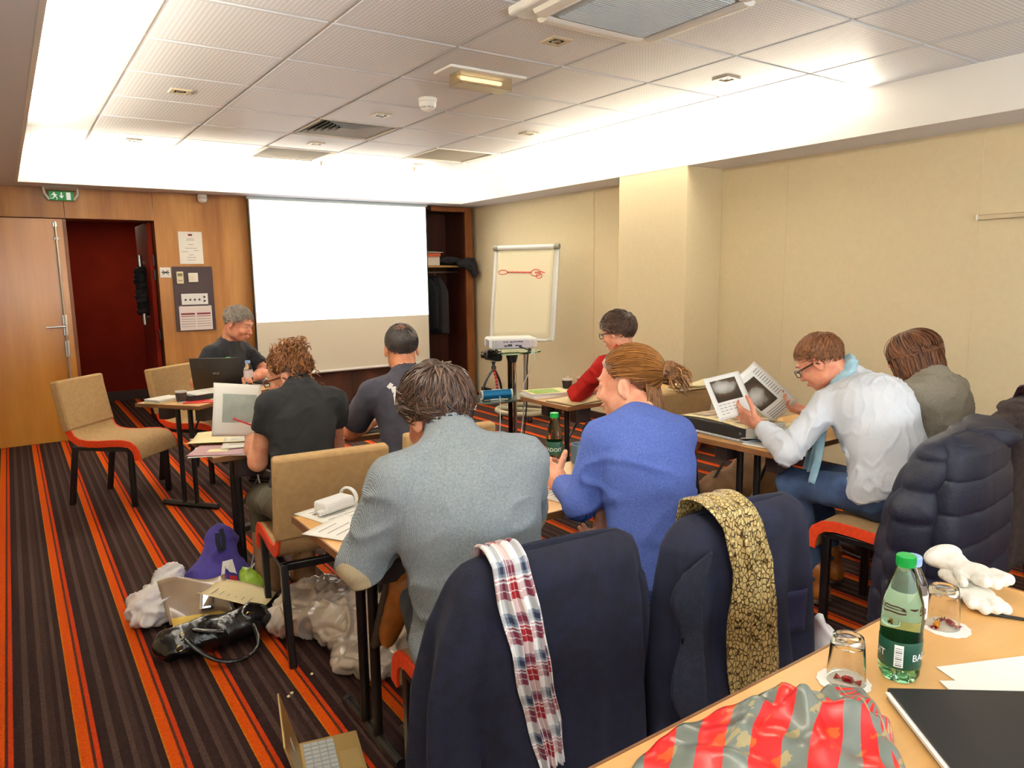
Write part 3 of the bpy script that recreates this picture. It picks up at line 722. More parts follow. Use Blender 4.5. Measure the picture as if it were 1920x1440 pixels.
def shoe_prims(A, toe, down, L=.27, s=1.):
    A = A3(A); toe = unit(toe); down = unit(A3(down)-toe*(A3(down)@toe)); R = np.stack([np.cross(toe, -down), toe, -down], 1)
    f = lambda c: A+R@A3(c)
    return [(cone(f((0, -.01, .06)), f((0, -.01, -.02)), .046, .045), .02), (ell(f((0, .02, -.04)), (.04, .09, .045), R), .03), (ell(f((0, .11, -.055)), (.044, .085, .03), R), .03),
            (ell(f((0, -.035, -.045)), (.036, .04, .045), R), .03)], [(rbox(f((0, .065, -.085)), (.042, .135, .012), R, .01), .0)]
HL = [(0, .62), (.6, .56), (1.0, .35), (1.3, -.05), (1.5, .0), (1.75, -.02), (2.05, -.3), (2.5, -.55), (3.15, -.62)]
def hairline(d, adj=0):
    ph = math.atan2(abs(d[0]), d[1]); return d[2] > np.interp(ph, [a for a, _ in HL], [b for _, b in HL])+adj
SC_C, SC_R = A3((0, -.014, .035)), A3((.080, .102, .089))
def hair_build(H, R, s, mat, parent, off, n=420, length=.07, steps=7, rad=.0028, lift=(.01, .016), flow=None, region=hairline, seed=0, curl=0, curlf=3, thick=1.0, drop=None, jit=.25, cap=True, extra=None, name='hair', capthick=.004, dens=None, capreg=None):
    rs = np.random.RandomState(seed); mb = MB(); SR_ = SC_R*thick
    if cap:
        nu, nv = 96, 64; q = []; keep = []
        for j in range(nv+1):
            for i in range(nu):
                a, b = 2*PI*i/nu, PI*j/nv; d = A3((math.sin(b)*math.sin(a), math.sin(b)*math.cos(a), math.cos(b))); q.append(d)
        D = np.array(q); ok = np.array([(capreg or region)(d) for d in D])
        Vc = H+((SC_C+SR_*D*(1+capthick/.09))*s)@R.T
        fs = [(j*nu+i, j*nu+(i+1) % nu, (j+1)*nu+(i+1) % nu, (j+1)*nu+i) for j in range(nv) for i in range(nu)]
        fs = [f[::-1] for f in fs if sum(ok[k] for k in f) >= 3]
        mb.add(Vc, fs, 0, None, .02)
    cnt = 0; tries = 0
    while cnt < n and tries < n*20:
        tries += 1
        d = unit(rs.normal(size=3))
        if not region(d) or (dens and rs.rand() > dens(d)): continue
        cnt += 1; pts = []; st = length*(.7+.6*rs.rand())/steps; fall = None
        ph = rs.rand()*6.28; l1 = lift[0]+(lift[1]-lift[0])*rs.rand(); jv = rs.normal(size=3)*jit
        for k in range(steps+1):
            t = k/steps
            if fall is None:
                p = SC_C+SR_*d*(1+(.02+l1*math.sin(min(1, t*1.3)*PI/2)/.09))
                if drop is not None and d[2] < drop: fall = p.copy()
            else:
                fall = fall+A3((0, 0, -st))+(A3((0, 0, 0)) if t < .8 else -SR_*A3((d[0], d[1], 0))*.05); p = fall
            if curl:
                a = ph+curlf*6.28*t; T1 = unit(np.cross(d, (0.3, .2, 1))); p = p+curl*(math.cos(a)*T1+math.sin(a)*d)*(.4+.6*t)
            pts.append(p)
            if fall is None:
                fl = flow(d)+jv; fl = fl-d*(fl@d); d = unit(d+unit(fl)*st/.09)
        P_ = H+(np.array(pts)*s)@R.T
        rr = rad*s*(.8+.5*rs.rand())*np.array([.7]+[1.]*(steps-2)+[.75, .25])
        mb.tube(P_, rr, 5, 0, False, .6, max(.03, min(1., .5+.28*rs.normal())))
    if extra: extra(mb, rs, lambda p: H+R@(A3(p)*s))
    return mb.build(name, mat, parent, off=off, angle=80)
WH = unit((.12, -.62, .78))
def flow_crop(d): return (d-WH*(d@WH))+A3((0, .15, -.12 if d[2] < .6 else .0))
def glasses(H, R, s, parent, off, mat, rect=True):
    g = MB(); f = lambda p: H+R@(A3(p)*s)
    for x in (-1, 1):
        lp = [f((x*.034+.024*math.copysign(abs(math.cos(a))**.6, math.cos(a)), .112-.004*abs(math.cos(a)), .002+.017*math.copysign(abs(math.sin(a))**.7, math.sin(a)))) for a in np.linspace(0, 2*PI, 18, endpoint=False)]
        g.tube(lp, .0024, 6, closed=True)
        g.tube([f((x*.058, .106, .008)), f((x*.072, .085, .009)), f((x*.081, .0, .004)), f((x*.083, -.022, -.012))], .0026, 6, flat=1.6)
    g.tube([f((-.012, .114, .006)), f((0, .117, .009)), f((.012, .114, .006))], .0022, 6)
    return g.build('glasses', mat, parent, off=off)
def lerp(a, b, t): return A3(a)*(1-t)+A3(b)*t

def person(label, J, skin, shirt, pants, o):
    """J: joints in metres. shirt/pants: dicts. o: head yaw/pitch/roll, hands, builds"""
    J = {k: A3(v) for k, v in J.items()}
    base = A3((J['P'][0], J['P'][1], 0)); s = o.get('hs', 1.)
    P, N, H = J['P'], J['N'], J['H']; up = unit(N-P); rt = J['SR']-J['SL']; rt = unit(rt-up*(rt@up)); fw = np.cross(up, rt); RT = np.stack([rt, fw, up], 1)
    L = np.linalg.norm(N-P); wd, dp, hu = o.get('w', 1.), o.get('d', 1.), o.get('hunch', .02)
    R = hframe(o['yaw'], o['pitch'], o.get('roll', 0)); fem = o.get('female', 0)
    def torso(k, hem=None):
        g = [(ell(P+up*.02, A3((.165*wd, .125*dp, .13))*k, RT), .05), (ell(P+up*L*.36-fw*hu, A3((.148*wd, .112*dp, L*.36))*k, RT), .06), (ell(P+up*L*.68-fw*hu, A3((.165*wd, .118*dp, L*.29))*k, RT), .06)]
        for S in ('SL', 'SR'): g.append((cone(N-up*.045, J[S]+(N-J[S])*.12, .062*k, .060*k*o.get('sh', 1.)), .05))
        for e in o.get('belly', []): g.append((ell(P+RT@A3(e[0]), A3(e[1])*k, RT), .06))
        if hem is not None: g.append((rbox(P+up*(hem-.35), (.5, .5, .35), RT, .01), .01, 'cut'))
        return g
    # --- skin: head, arms, hidden torso
    VV, QQ = [], []; nv = 0
    def put(V, Q):
        nonlocal nv
        VV.append(V); QQ.append(Q+nv); nv += len(V)
    put(*sdf_mesh([head_prims(H, R, s, N-up*.03, fem)], o.get('hh', .0045), pad=.04))
    hip = {'L': P-rt*.09, 'R': P+rt*.09}
    fwd = unit((fw[0], fw[1], 0))
    for q in 'LR':
        if 'K'+q not in J: J['K'+q] = A3((hip[q][0], hip[q][1], .50))+fwd*.40
        if 'A'+q not in J: J['A'+q] = A3((J['K'+q][0], J['K'+q][1], .10))-fwd*.02
    put(*sdf_mesh([torso(.86)+[(cone(hip[q], J['K'+q], .07, .045), .03) for q in 'LR']+[(cone(J['K'+q], J['A'+q], .045, .035), .03) for q in 'LR']], .014))
    hands = o.get('hands', {})
    for q in 'LR':
        S, E_, W = J['S'+q], J['E'+q], J['W'+q]; am = o.get('arm', 1.)
        pr = [(cone(S, E_, .046*am, .038*am), .02), (cone(E_, lerp(E_, W, .35), .039*am, .040*am), .03), (cone(lerp(E_, W, .35), W, .040*am, .026*am), .03)]
        if shirt['sleeve'] > 1.3: pr = [(cone(lerp(E_, W, .45), W, .033*am, .025*am), .02)]
        if q in hands: pr += hand_prims(W, *hands[q], **o.get('handopt', {}).get(q, {}))
        put(*sdf_mesh([pr], o.get('ha', .0042), pad=.03))
    V = np.concatenate(VV); Q = np.concatenate(QQ)
    root = mesh_np('person', V, Q, [skin], None, None, base); root.location = base.tolist(); tag(root, label, 'person')
    f = lambda p: H+R@(A3(p)*s)
    for x in (-1, 1):
        e = MB().lathe([(0, .0125), (.004, .0118), (.0062, .0108)], 12, f((x*.031, .0805, .006)), R@rotx(-PI/2-.1), 1)
        e.lathe([(.0062, .0108), (.010, .0075), (.0125, 0), (.008, -.009)], 12, f((x*.031, .0805, .006)), R@rotx(-PI/2-.1), 0); e.build('eye', [m_eye, m_iris], root, off=base)
        MB().tube([f((x*.012, .098, .026)), f((x*.03, .098, .034)), f((x*.05, .083, .03))], [.003, .0045, .002], 6, flat=.6).build('eyebrow', o['hairmat'], root, off=base)
    mb = MB()
    mb.tube([f((-.021, .101, -.0665)), f((-.008, .1075, -.0645)), f((.008, .1075, -.0645)), f((.021, .101, -.0665))], [.002, .0042, .0042, .002], 6).build('lips', m_lip, root, off=base)
    # --- shirt
    g = [torso(shirt.get('k', 1.), shirt.get('hem'))]; sl = shirt['sleeve']; rs_ = shirt.get('r', 1.)
    for q in 'LR':
        S, E_, W = J['S'+q], J['E'+q], J['W'+q]; wr = shirt.get('wr', .040)
        if sl <= 1:
            end = lerp(S, E_, sl); a = unit(E_-S); gg = [(cone(S, end+a*.02, .060*rs_*o.get('sh', 1), .058*rs_), .02)]
        else:
            end = lerp(E_, W, sl-1); a = unit(W-E_); gg = [(cone(S, E_, .058*rs_*o.get('sh', 1), .052*rs_), .02), (cone(E_, end+a*.02, .052*rs_, wr), .025)]
        gg.append((rbox(end+a*.12, (.12, .12, .12), np.stack([unit(np.cross(a, (.3, .5, .8))), a, np.cross(unit(np.cross(a, (.3, .5, .8))), a)], 1), .004), .004, 'cut'))
        g.append(gg)
    if 'collar' in shirt:
        cr, ch = shirt['collar']; dn = unit(H+R@A3((0, -.03, -.05))-N)
        cg = [(cone(N-up*.02, N+dn*ch, cr+.008, cr), .015), (cone(N+dn*(ch-.006), N+dn*(ch+.1), cr-.006, cr), .003, 'cut')]
        g.append(cg)
    V, Q = sdf_mesh(g, shirt.get('h', .0085), kg=.03)
    Nn = vnormals(V, Q); am = shirt.get('fold', .006)
    fo = folds(V, shirt.get('seed', 1), shirt.get('ff', 14), shirt.get('stretch', (1, 1, 1)))
    fo2 = folds(V, shirt.get('seed', 1)+5, 2.5)
    V = V+Nn*(am*(fo-.25)*(.35+.65*fo2)*1.6)[:, None]
    V = smoothV(V, Q, 1)
    sh = mesh_np(shirt['name'], V, Q, shirt['mats'], root, None, base)
    if 'mask' in shirt:
        at = sh.data.attributes.new('mask', 'FLOAT', 'POINT'); at.data.foreach_set('value', np.clip(shirt['mask'](V, J), -1, 1))
    J['_shirt'] = (V, Q, sh)
    # --- trousers and shoes
    tg = [(ell(P+up*.0, A3((.160*wd, .122*dp, .12)), RT), .04)]
    tk = pants.get('t', 1.)
    for q in 'LR': tg += [(cone(hip[q], J['K'+q], .086*tk, .066*tk), .03), (cone(J['K'+q], J['A'+q]+A3((0, 0, .01)), .064*tk, .05*tk), .03)]
    V, Q = sdf_mesh([tg], .011); Nn = vnormals(V, Q)
    V = smoothV(V+Nn*(.006*(folds(V, 9, 10)-.25))[:, None], Q, 1)
    mesh_np('trousers', V, Q, pants['mats'], root, None, base)
    for q in 'LR':
        toe, dn = o.get('feet', {}).get(q, (fwd, (0, 0, -1)))
        up_, so_ = shoe_prims(J['A'+q], toe, dn)
        if o.get('boots'): up_.append((cone(J['A'+q], J['A'+q]+unit(J['K'+q]-J['A'+q])*.24, .048, .060), .03))
        V, Q = sdf_mesh([up_], .008); V = V+vnormals(V, Q)*(.003*folds(V, 3, 20))[:, None]
        sh_ = mesh_np('shoe', V, Q, o['shoe'], root, None, base)
        V, Q = sdf_mesh([so_], .008); mesh_np('sole', V, Q, [o.get('sole', m_black)], sh_, None, base)
    if 'hair' in o: hair_build(H, R, s, o['hairmat'], root, base, **o['hair'])
    if 'glasses' in o: glasses(H, R, s, root, base, o['glasses'])
    return root, J, R, base, RT

sk_a = skin_mat('skin_fair', (232, 172, 138), (216, 140, 112)); sk_b = skin_mat('skin_rosy', (226, 160, 126), (204, 122, 98)); sk_c = skin_mat('skin_tan', (212, 150, 112), (190, 118, 84))
m_jeans = mk('blue_jeans', (34, 50, 82), (62, 84, 122), 9, rough=.9, bump=(500, .3, .003))
m_jeansg = mk('grey_jeans', (62, 70, 80), (84, 92, 102), 9, rough=.9, bump=(500, .3, .003))
m_dktr = mk('dark_trousers', (30, 30, 36), rough=.9)
m_brshoe = mk('brown_leather', (130, 74, 26), (164, 98, 38), 12, rough=.4); m_tanboot = mk('tan_boot_leather', (140, 104, 74), (160, 122, 90), 14, rough=.6)
m_dkshoe = mk('dark_shoe', (36, 28, 24), rough=.4)
m_sole = mk('shoe_sole', (60, 44, 30), rough=.7)

# 1 presenter in black polo, behind the angled table
hm = hair_mat('hair_grey', (84, 76, 68), (162, 150, 136))
person('man with short grey hair in a black polo shirt at the laptop, facing the group',
       dict(P=(1.33, 5.98, .58), N=(1.40, 5.84, 1.075), H=(1.455, 5.76, 1.215), SR=(1.235, 5.74, .985), SL=(1.53, 5.97, .985), ER=(1.105, 5.66, .80), WR=(1.26, 5.60, .785), EL=(1.66, 5.80, .82), WL=(1.44, 5.62, .79)),
       sk_b, dict(name='polo_shirt', mats=[mk('black_polo', (20, 20, 24), (27, 27, 32), 12, rough=.9)], sleeve=.72, k=1.06, r=1.2, hem=-.06, fold=.006, collar=(.071, .008)),
       dict(mats=[m_dktr]), dict(yaw=-2.36, pitch=.42, w=1.12, d=1.2, hairmat=hm, hs=1.04, shoe=[m_dkshoe], hh=.004, hands={'R': ((.6, -.55, -.05), (0, 0, -1), 'R'), 'L': ((-.6, -.75, -.05), (0, 0, -1), 'L')}, handopt={'L': dict(curl=(.6, .8, .5))},
       hair=dict(n=900, rad=.0028, length=.05, lift=(.003, .009), jit=.15, flow=flow_crop, seed=3, region=lambda d: hairline(d, .06 if d[1] > .3 else 0))))
# 2 curly haired woman, black top
hm = hair_mat('hair_auburn', (58, 30, 16), (168, 108, 54))
def curls(mb, rs, f):
    for k in range(260):
        g3 = np.clip(rs.normal(size=3), -1.25, 1.25); c = A3((g3[0]*.048, -.05+g3[1]*.042, .108+g3[2]*.022)); a0 = rs.rand()*6.28; ax = unit(rs.normal(size=3)); u = unit(np.cross(ax, (.2, .5, .9))); w_ = np.cross(ax, u); r = .008+.010*rs.rand()
        mb.tube([f(c+r*(math.cos(a0+t*7)*u+math.sin(a0+t*7)*w_)*(1+.3*t)+ax*t*.035) for t in np.linspace(0, 1, 12)], [.0028]*10+[.002, .001], 5, 0, False, .7, .3+.6*rs.rand())
    for k in range(45):
        a = rs.rand()*PI*1.3+PI*.85; z0 = rs.uniform(-.09, .08); d = A3((math.cos(a), math.sin(a), 0)); p0 = A3((0, -.015, z0))+d*A3((.082, .104, 0)); ph = rs.rand()*6
        mb.tube([f(p0+d*(.008+.012*t)+A3((.005*math.cos(ph+t*9), .005*math.sin(ph+t*9), -.02*t+.01*math.sin(t*5)))) for t in np.linspace(0, 1, 10)], [.0022]*8+[.0016, .0008], 4, 0, False, 1, .5+.5*rs.rand())
person('woman with curly auburn hair pinned up in a black short-sleeved top, reading a sheet',
       dict(P=(1.0, 3.08, .58), N=(1.062, 3.22, 1.06), H=(1.05, 3.32, 1.105), SL=(.915, 3.19, .995), SR=(1.20, 3.17, .985), EL=(.868, 3.27, .735), WL=(.90, 3.50, .86), ER=(1.27, 3.36, .74), WR=(1.14, 3.58, .785)),
       sk_a, dict(name='black_top', mats=[mk('black_jersey', (28, 28, 30), (35, 35, 37), 14, rough=.95)], sleeve=.42, k=1.0, r=1.05, hem=-.05, fold=.006, collar=(.07, .0)),
       dict(mats=[mk('khaki_trousers', (74, 70, 56), (92, 86, 70), 10, rough=.95)]), dict(yaw=.80, pitch=.36, roll=0, w=.93, d=.95, female=1, hairmat=hm, hs=.97, shoe=[m_tanboot], boots=1, arm=.95, hands={'L': ((-.1, .75, .55), (.9, .2, -.1), 'L'), 'R': ((-.5, .8, 0), (0, 0, -1), 'R')}, handopt={'L': dict(curl=(.5, .7, .4))},
       glasses=mk('amber_frame', (96, 44, 24), rough=.3), hair=dict(n=1000, length=.06, steps=9, rad=.0026, lift=(.004, .016), flow=lambda d: unit((0, -.35, 1.0))-d, seed=5, curl=.006, curlf=1.6, jit=.4, extra=curls, capthick=.008, region=lambda d: hairline(d, -.14))))
BALD = unit((-.12, -.42, .90))
# 3 man with thinning hair, numbered T-shirt
hm = hair_mat('hair_dark_grey', (34, 28, 27), (84, 74, 70))
r3, J3, R3, b3, RT3 = person('man with a thinning crown in a dark grey T-shirt with white numerals',
       dict(P=(1.60, 3.14, .58), N=(1.615, 3.27, 1.075), H=(1.635, 3.345, 1.19), SL=(1.425, 3.26, .985), SR=(1.79, 3.22, .975), EL=(1.385, 3.45, .775), WL=(1.60, 3.62, .78), ER=(1.90, 3.42, .79), WR=(1.78, 3.64, .78)),
       sk_c, dict(name='tshirt', mats=[mk('charcoal_jersey', (50, 48, 58), (60, 58, 68), 16, rough=.95)], sleeve=.78, k=1.06, r=1.15, hem=-.06, fold=.005, collar=(.068, .01)),
       dict(mats=[m_dktr]), dict(yaw=-.36, pitch=.12, w=1.08, d=1.05, hairmat=hm, shoe=[m_dkshoe], hands={'L': ((.8, .5, 0), (0, 0, -1), 'L'), 'R': ((-.6, .75, 0), (0, 0, -1), 'R')},
       hair=dict(n=1500, length=.030, steps=5, rad=.0021, jit=.12, lift=(.001, .003), flow=flow_crop, seed=8, capthick=.001, region=lambda d: hairline(d, .12 if d[1] > .2 else 0), capreg=lambda d: hairline(d, .12 if d[1] > .2 else 0) and d@BALD < .91, dens=lambda d: np.interp(d@BALD, [.76, .9, .97], [1, .6, .3]))))
# 4 man in grey knit sweater
hm = hair_mat('hair_brown', (30, 18, 12), (92, 62, 44), .42)
m_greyknit = knit_mat('grey_knit', (116, 124, 130), (146, 153, 158), freq=700, strength=.5, second=(190, 174, 142))
def patch(C, J):
    r = np.full(len(C), -9.)
    for q in 'LR':
        E_ = J['E'+q]; c = E_+A3((0, 0, -.02))+unit(E_-lerp(J['S'+q], J['W'+q], .5))*.05
        r = np.maximum(r, .052-np.linalg.norm((C-c)*A3((1, 1, .8)), axis=1))
    return r
person('man with thick brown hair in a grey knit sweater with beige elbow patches',
       dict(P=(.99, 1.57, .58), N=(.945, 1.66, 1.12), H=(.975, 1.78, 1.165), SL=(.768, 1.63, 1.03), SR=(1.125, 1.58, 1.04), EL=(.70, 1.71, .815), WL=(.985, 1.98, .79), ER=(1.25, 1.74, .83), WR=(1.28, 2.03, .785), KL=(.98, 1.90, .52), AL=(.98, 1.9, .12), KR=(1.22, 1.88, .56), AR=(.965, 1.96, .555)),
       sk_b, dict(name='sweater', mats=[m_greyknit], sleeve=1.9, k=1.08, r=1.14, hem=-.10, fold=.008, ff=8, collar=(.070, .045), mask=patch, wr=.043, h=.0075),
       dict(mats=[m_jeansg]), dict(yaw=.06, pitch=.5, roll=-.06, w=1.18, d=1.15, sh=1.12, hunch=.035, hairmat=hm, hs=1.05, shoe=[m_brshoe], sole=m_sole, feet={'R': ((-.2, .1, -.95), (-.42, .9, .1))}, hands={'L': ((.8, .5, -.03), (0, 0, -1), 'L'), 'R': ((-.3, .9, 0), (0, 0, -1), 'R')},
       hair=dict(n=2600, length=.07, steps=8, rad=.0024, lift=(.006, .017), flow=flow_crop, seed=11, thick=1.04, jit=.13)))
# 5 woman in blue sweater, low bun
hm = hair_mat('hair_golden_brown', (74, 42, 18), (178, 122, 62), .45)
bun = unit((.25, -.93, -.12))
def bun_x(mb, rs, f):
    B = SC_C+SC_R*bun*1.26
    for k in range(240):
        ax = unit(rs.normal(size=3)); u = unit(np.cross(ax, (.2, .5, .9))); w_ = np.cross(ax, u); r = .022+.018*rs.rand(); a0 = rs.rand()*6.28
        mb.tube([f(B+r*(math.cos(a0+t*4)*u+math.sin(a0+t*4)*w_)) for t in np.linspace(0, 1, 9)], [.0042]*7+[.003, .0015], 5, 0, False, .7, .02+.4*rs.rand())
    for k in range(60):
        d = unit(bun*1.0+rs.normal(size=3)*.55+A3((.3, 0, -.15))); u = unit(rs.normal(size=3))
        mb.tube([f(B+d*(.02+.05*t)+u*.02*math.sin(t*3)+A3((0, 0, -.03*t*t))) for t in np.linspace(0, 1, 8)], [.0022]*6+[.0014, .0006], 4, 0, False, 1, .2+.5*rs.rand())
_bx = bun_x
def bun_x(mb, rs, f):
    _bx(mb, rs, f)
    for k in range(150):
        x = rs.uniform(-.062, .066); z0 = rs.uniform(-.055, .0); p0 = A3((x, -.096+.6*x*x/.06*.4, z0)); sw = rs.normal()*.012; ln_ = rs.uniform(.045, .085)
        mb.tube([f(p0+A3((sw*t*t+.003*math.sin(k+4*t), -.004-.010*t+.016*t*t, -ln_*t))) for t in np.linspace(0, 1, 8)], [.0026]*6+[.0018, .0008], 5, 0, False, .8, .05+.5*rs.rand())
m_blueknit = knit_mat('blue_knit', (66, 84, 150), (90, 108, 172), freq=800, strength=.3, second=(64, 88, 162), ribbed=True)
def ribs(C, J): return np.maximum(.05-np.linalg.norm(C-(J['EL']+A3((0, -.01, -.03))), axis=1), .60-C[:, 2])
r5, J5, R5, b5, RT5 = person('woman with golden brown hair in a low bun in a blue knit sweater',
       dict(P=(1.60, 1.55, .58), N=(1.655, 1.68, 1.105), H=(1.715, 1.785, 1.178), SL=(1.505, 1.69, 1.025), SR=(1.765, 1.61, 1.02), EL=(1.455, 1.73, .825), WL=(1.535, 1.93, .835), ER=(1.86, 1.76, .82), WR=(1.60, 1.80, .79)),
       sk_a, dict(name='sweater', mats=[m_blueknit], sleeve=1.78, k=1.06, r=1.06, hem=-.12, fold=.007, ff=8, stretch=(.5, .5, 1.5), mask=ribs, wr=.046, h=.0075),
       dict(mats=[m_dktr]), dict(yaw=.42, pitch=.18, roll=.05, w=.93, d=1.08, female=1, hunch=.03, hairmat=hm, hs=1.0, shoe=[m_dkshoe], hh=.004, ha=.0038, hands={'L': ((.05, .85, .2), (.95, 0, -.3), 'L'), 'R': ((-.12, -.25, -.95), (-.6, .7, -.1), 'R')}, handopt={'L': dict(curl=(.7, .9, .5), thumb=1.), 'R': dict(curl=((.3, .3, .2), (.8, .9, .6), (1.0, 1., .6), (1.1, 1., .6)))},
       hair=dict(n=1700, length=.17, steps=11, rad=.0026, lift=(.005, .011), flow=lambda d: bun-d, seed=13, thick=1.04, jit=.07, extra=bun_x, region=lambda d: hairline(d, -.06 if d[1] > -.2 else -.2))))
# 6 person in red
hm = hair_mat('hair_dark_brown', (32, 18, 12), (92, 62, 42))
person('person with short dark brown hair and glasses in a red sweater, writing',
       dict(P=(3.22, 3.24, .58), N=(3.17, 3.34, 1.075), H=(3.17, 3.40, 1.185), SL=(3.0, 3.34, .985), SR=(3.34, 3.30, .98), EL=(2.935, 3.52, .80), WL=(3.16, 3.66, .785), ER=(3.42, 3.5, .80), WR=(3.30, 3.68, .785)),
       sk_a, dict(name='sweater', mats=[knit_mat('red_knit', (140, 20, 18), (170, 36, 28), freq=800, strength=.3)], sleeve=1.9, k=1.0, r=1.05, hem=-.08, fold=.008, collar=(.066, .02)),
       dict(mats=[m_dktr]), dict(yaw=.30, pitch=.30, w=.98, female=1, hairmat=hm, hs=.98, shoe=[m_dkshoe], hands={'L': ((.75, .6, 0), (0, 0, -1), 'L'), 'R': ((-.5, .8, 0), (0, 0, -1), 'R')}, glasses=m_glassfr,
       hair=dict(n=1300, length=.07, steps=7, lift=(.008, .02), flow=flow_crop, seed=17, thick=1.04, jit=.2)))
# 7 man in white shirt with pale blue scarf
hm = hair_mat('hair_chestnut', (72, 36, 14), (150, 96, 50))
r7, J7, R7, b7, RT7 = person('man with chestnut hair and glasses in a white shirt and pale blue scarf, holding papers',
       dict(P=(3.10, 1.59, .58), N=(3.225, 1.86, 1.045), H=(3.15, 1.985, 1.125), SL=(3.05, 1.88, .945), SR=(3.41, 1.80, .985), EL=(2.80, 1.905, .755), WL=(2.86, 2.10, .84), ER=(3.46, 2.02, .81), WR=(3.345, 2.19, .835), KL=(2.98, 1.99, .56), AL=(3.0, 1.86, .12), KR=(3.22, 2.02, .54), AR=(3.26, 1.95, .12)),
       sk_b, dict(name='shirt', mats=[mk('white_cotton', (214, 218, 224), (224, 226, 230), 8, rough=.9, bump=(26, .35, .02, (1, 1, .5)))], sleeve=1.88, k=1.08, r=1.14, hem=-.05, fold=.012, ff=13, stretch=(1.2, 1.2, .8), collar=(.072, .03), wr=.044, h=.007),
       dict(mats=[m_jeans], t=1.05), dict(yaw=.22, pitch=.62, roll=-.05, w=1.12, d=1.28, hunch=.055, hairmat=hm, hs=1.03, shoe=[m_brshoe], sole=m_sole, ha=.0036, hands={'L': ((-.15, .85, .35), (.75, .1, .35), 'L'), 'R': ((-.72, .35, .25), (-.2, -.3, .9), 'R')}, handopt={'L': dict(curl=(.35, .5, .3), thumb=.2), 'R': dict(curl=(.5, .6, .4))}, glasses=m_glassfr,
       hair=dict(n=1700, length=.042, steps=6, rad=.0022, lift=(.003, .009), jit=.14, flow=flow_crop, seed=19, thick=1.01)))
m_bluescarf = mk('pale_blue_scarf', (150, 190, 208), (172, 206, 220), 20, rough=.95, bump=(120, .4, .004))
N7 = J7['N']; dn = unit(J7['H']+R7@A3((0, -.03, -.05))-N7)
g = MB(); u = unit(np.cross(dn, (1, 0, 0))); w_ = np.cross(dn, u)
g.tube([N7+dn*(.062+.008*math.sin(2*a))+(.068+.004*math.sin(5*a))*(math.cos(a)*u+math.sin(a)*w_) for a in np.linspace(0, 2*PI, 28, endpoint=False)], [.022+.003*math.sin(3*k) for k in range(28)], 8, closed=True, flat=1.4)
g.build('scarf_loop', m_bluescarf, r7, off=b7)
g = MB(); fr7 = RT7[:, 1]
top_ = N7+fr7*.10-A3((.10, 0, .06))
g.grid(lambda a, b: top_*(1-b)+A3((2.965, 1.90, .60))*b+A3((.05*(a-.5)*(1+b), .06*(a-.5)*(1+b), 0))+A3((.012, -.01, 0))*math.sin(a*17+b*3)*(.3+b)+A3((0, 0, .008))*math.sin(a*25)*(b > .97), 18, 24).build('scarf_end', m_bluescarf, r7, off=b7, solid=.004)
# 8 woman in grey cardigan by the wall
hm = hair_mat('hair_warm_brown', (58, 28, 14), (134, 84, 46))
person('woman with bobbed brown hair in a grey cardigan beside the wall, reading',
       dict(P=(3.72, 1.64, .58), N=(3.81, 1.79, 1.03), H=(3.80, 1.885, 1.115), SL=(3.64, 1.80, .94), SR=(3.97, 1.74, .94), EL=(3.60, 1.95, .78), WL=(3.72, 2.16, .785), ER=(4.03, 1.95, .78), WR=(3.92, 2.18, .785)),
       sk_a, dict(name='cardigan', mats=[knit_mat('taupe_knit', (128, 120, 106), (152, 144, 128), freq=600, strength=.4)], sleeve=1.9, k=1.06, r=1.1, hem=-.1, fold=.008, collar=(.074, .04)),
       dict(mats=[m_dktr]), dict(yaw=.32, pitch=.32, w=1.0, female=1, hairmat=hm, hs=.98, shoe=[m_dkshoe], hands={'L': ((.5, .8, 0), (0, 0, -1), 'L'), 'R': ((-.5, .8, 0), (0, 0, -1), 'R')}, glasses=m_glassfr,
       hair=dict(n=1500, length=.24, steps=11, rad=.0032, lift=(.010, .026), flow=lambda d: d*0+A3((d[0]*1.5, (d[1]-.25)*1.2, -.4)), seed=23, thick=1.06, drop=-.25, jit=.12, region=lambda d: hairline(d, .0))))
# white numerals on the T-shirt, laid on the cloth
from mathutils.bvhtree import BVHTree
V3, Q3, sh3 = J3['_shirt']; bv = BVHTree.FromPolygons([Vector(v) for v in V3], Q3.tolist())
cx3 = J3['N']-RT3[:, 2]*.115
def numeral(polys, xo):
    q = MB()
    for poly in polys:
        pts = []
        for x, z in poly:
            p = cx3+RT3[:, 0]*(xo+x)+RT3[:, 2]*z
            hit = bv.ray_cast(Vector(p-RT3[:, 1]*.5), Vector(RT3[:, 1]))[0]
            pts.append(np.array(hit)-RT3[:, 1]*.0015 if hit is not None else p)
        q.add(pts, [tuple(range(len(pts)))])
    q.build('numeral', mk('print_white', (214, 210, 204), rough=.8), r3, off=b3, smooth=False)
def rect(x0, x1, z0, z1, n=5):
    return [[(x0+(x1-x0)*i/n, z0), (x0+(x1-x0)*(i+1)/n, z0), (x0+(x1-x0)*(i+1)/n, z1), (x0+(x1-x0)*i/n, z1)] for i in range(n)]
def quads(pts, t):
    out = []
    for a, b in zip(pts[:-1], pts[1:]):
        a, b = np.array(a), np.array(b); n_ = unit((b-a)[::-1]*np.array([-1, 1]))*t/2; out.append([tuple(a-n_), tuple(b-n_), tuple(b+n_), tuple(a+n_)])
    return out
numeral(sum([rect(-.014, .008, z, z+.0225, 2) for z in np.arange(-.05, .039, .0225)], [])+quads([(-.004, .056), (-.026, .036)], .018), -.105)
ring = lambda cx_, cz_, r, r2: quads([(cx_+r*math.cos(a), cz_+r2*math.sin(a)) for a in np.linspace(0, 2*PI, 17)], .017)
numeral(ring(0, .03, .026, .024)+ring(0, -.022, .03, .029), -.02)
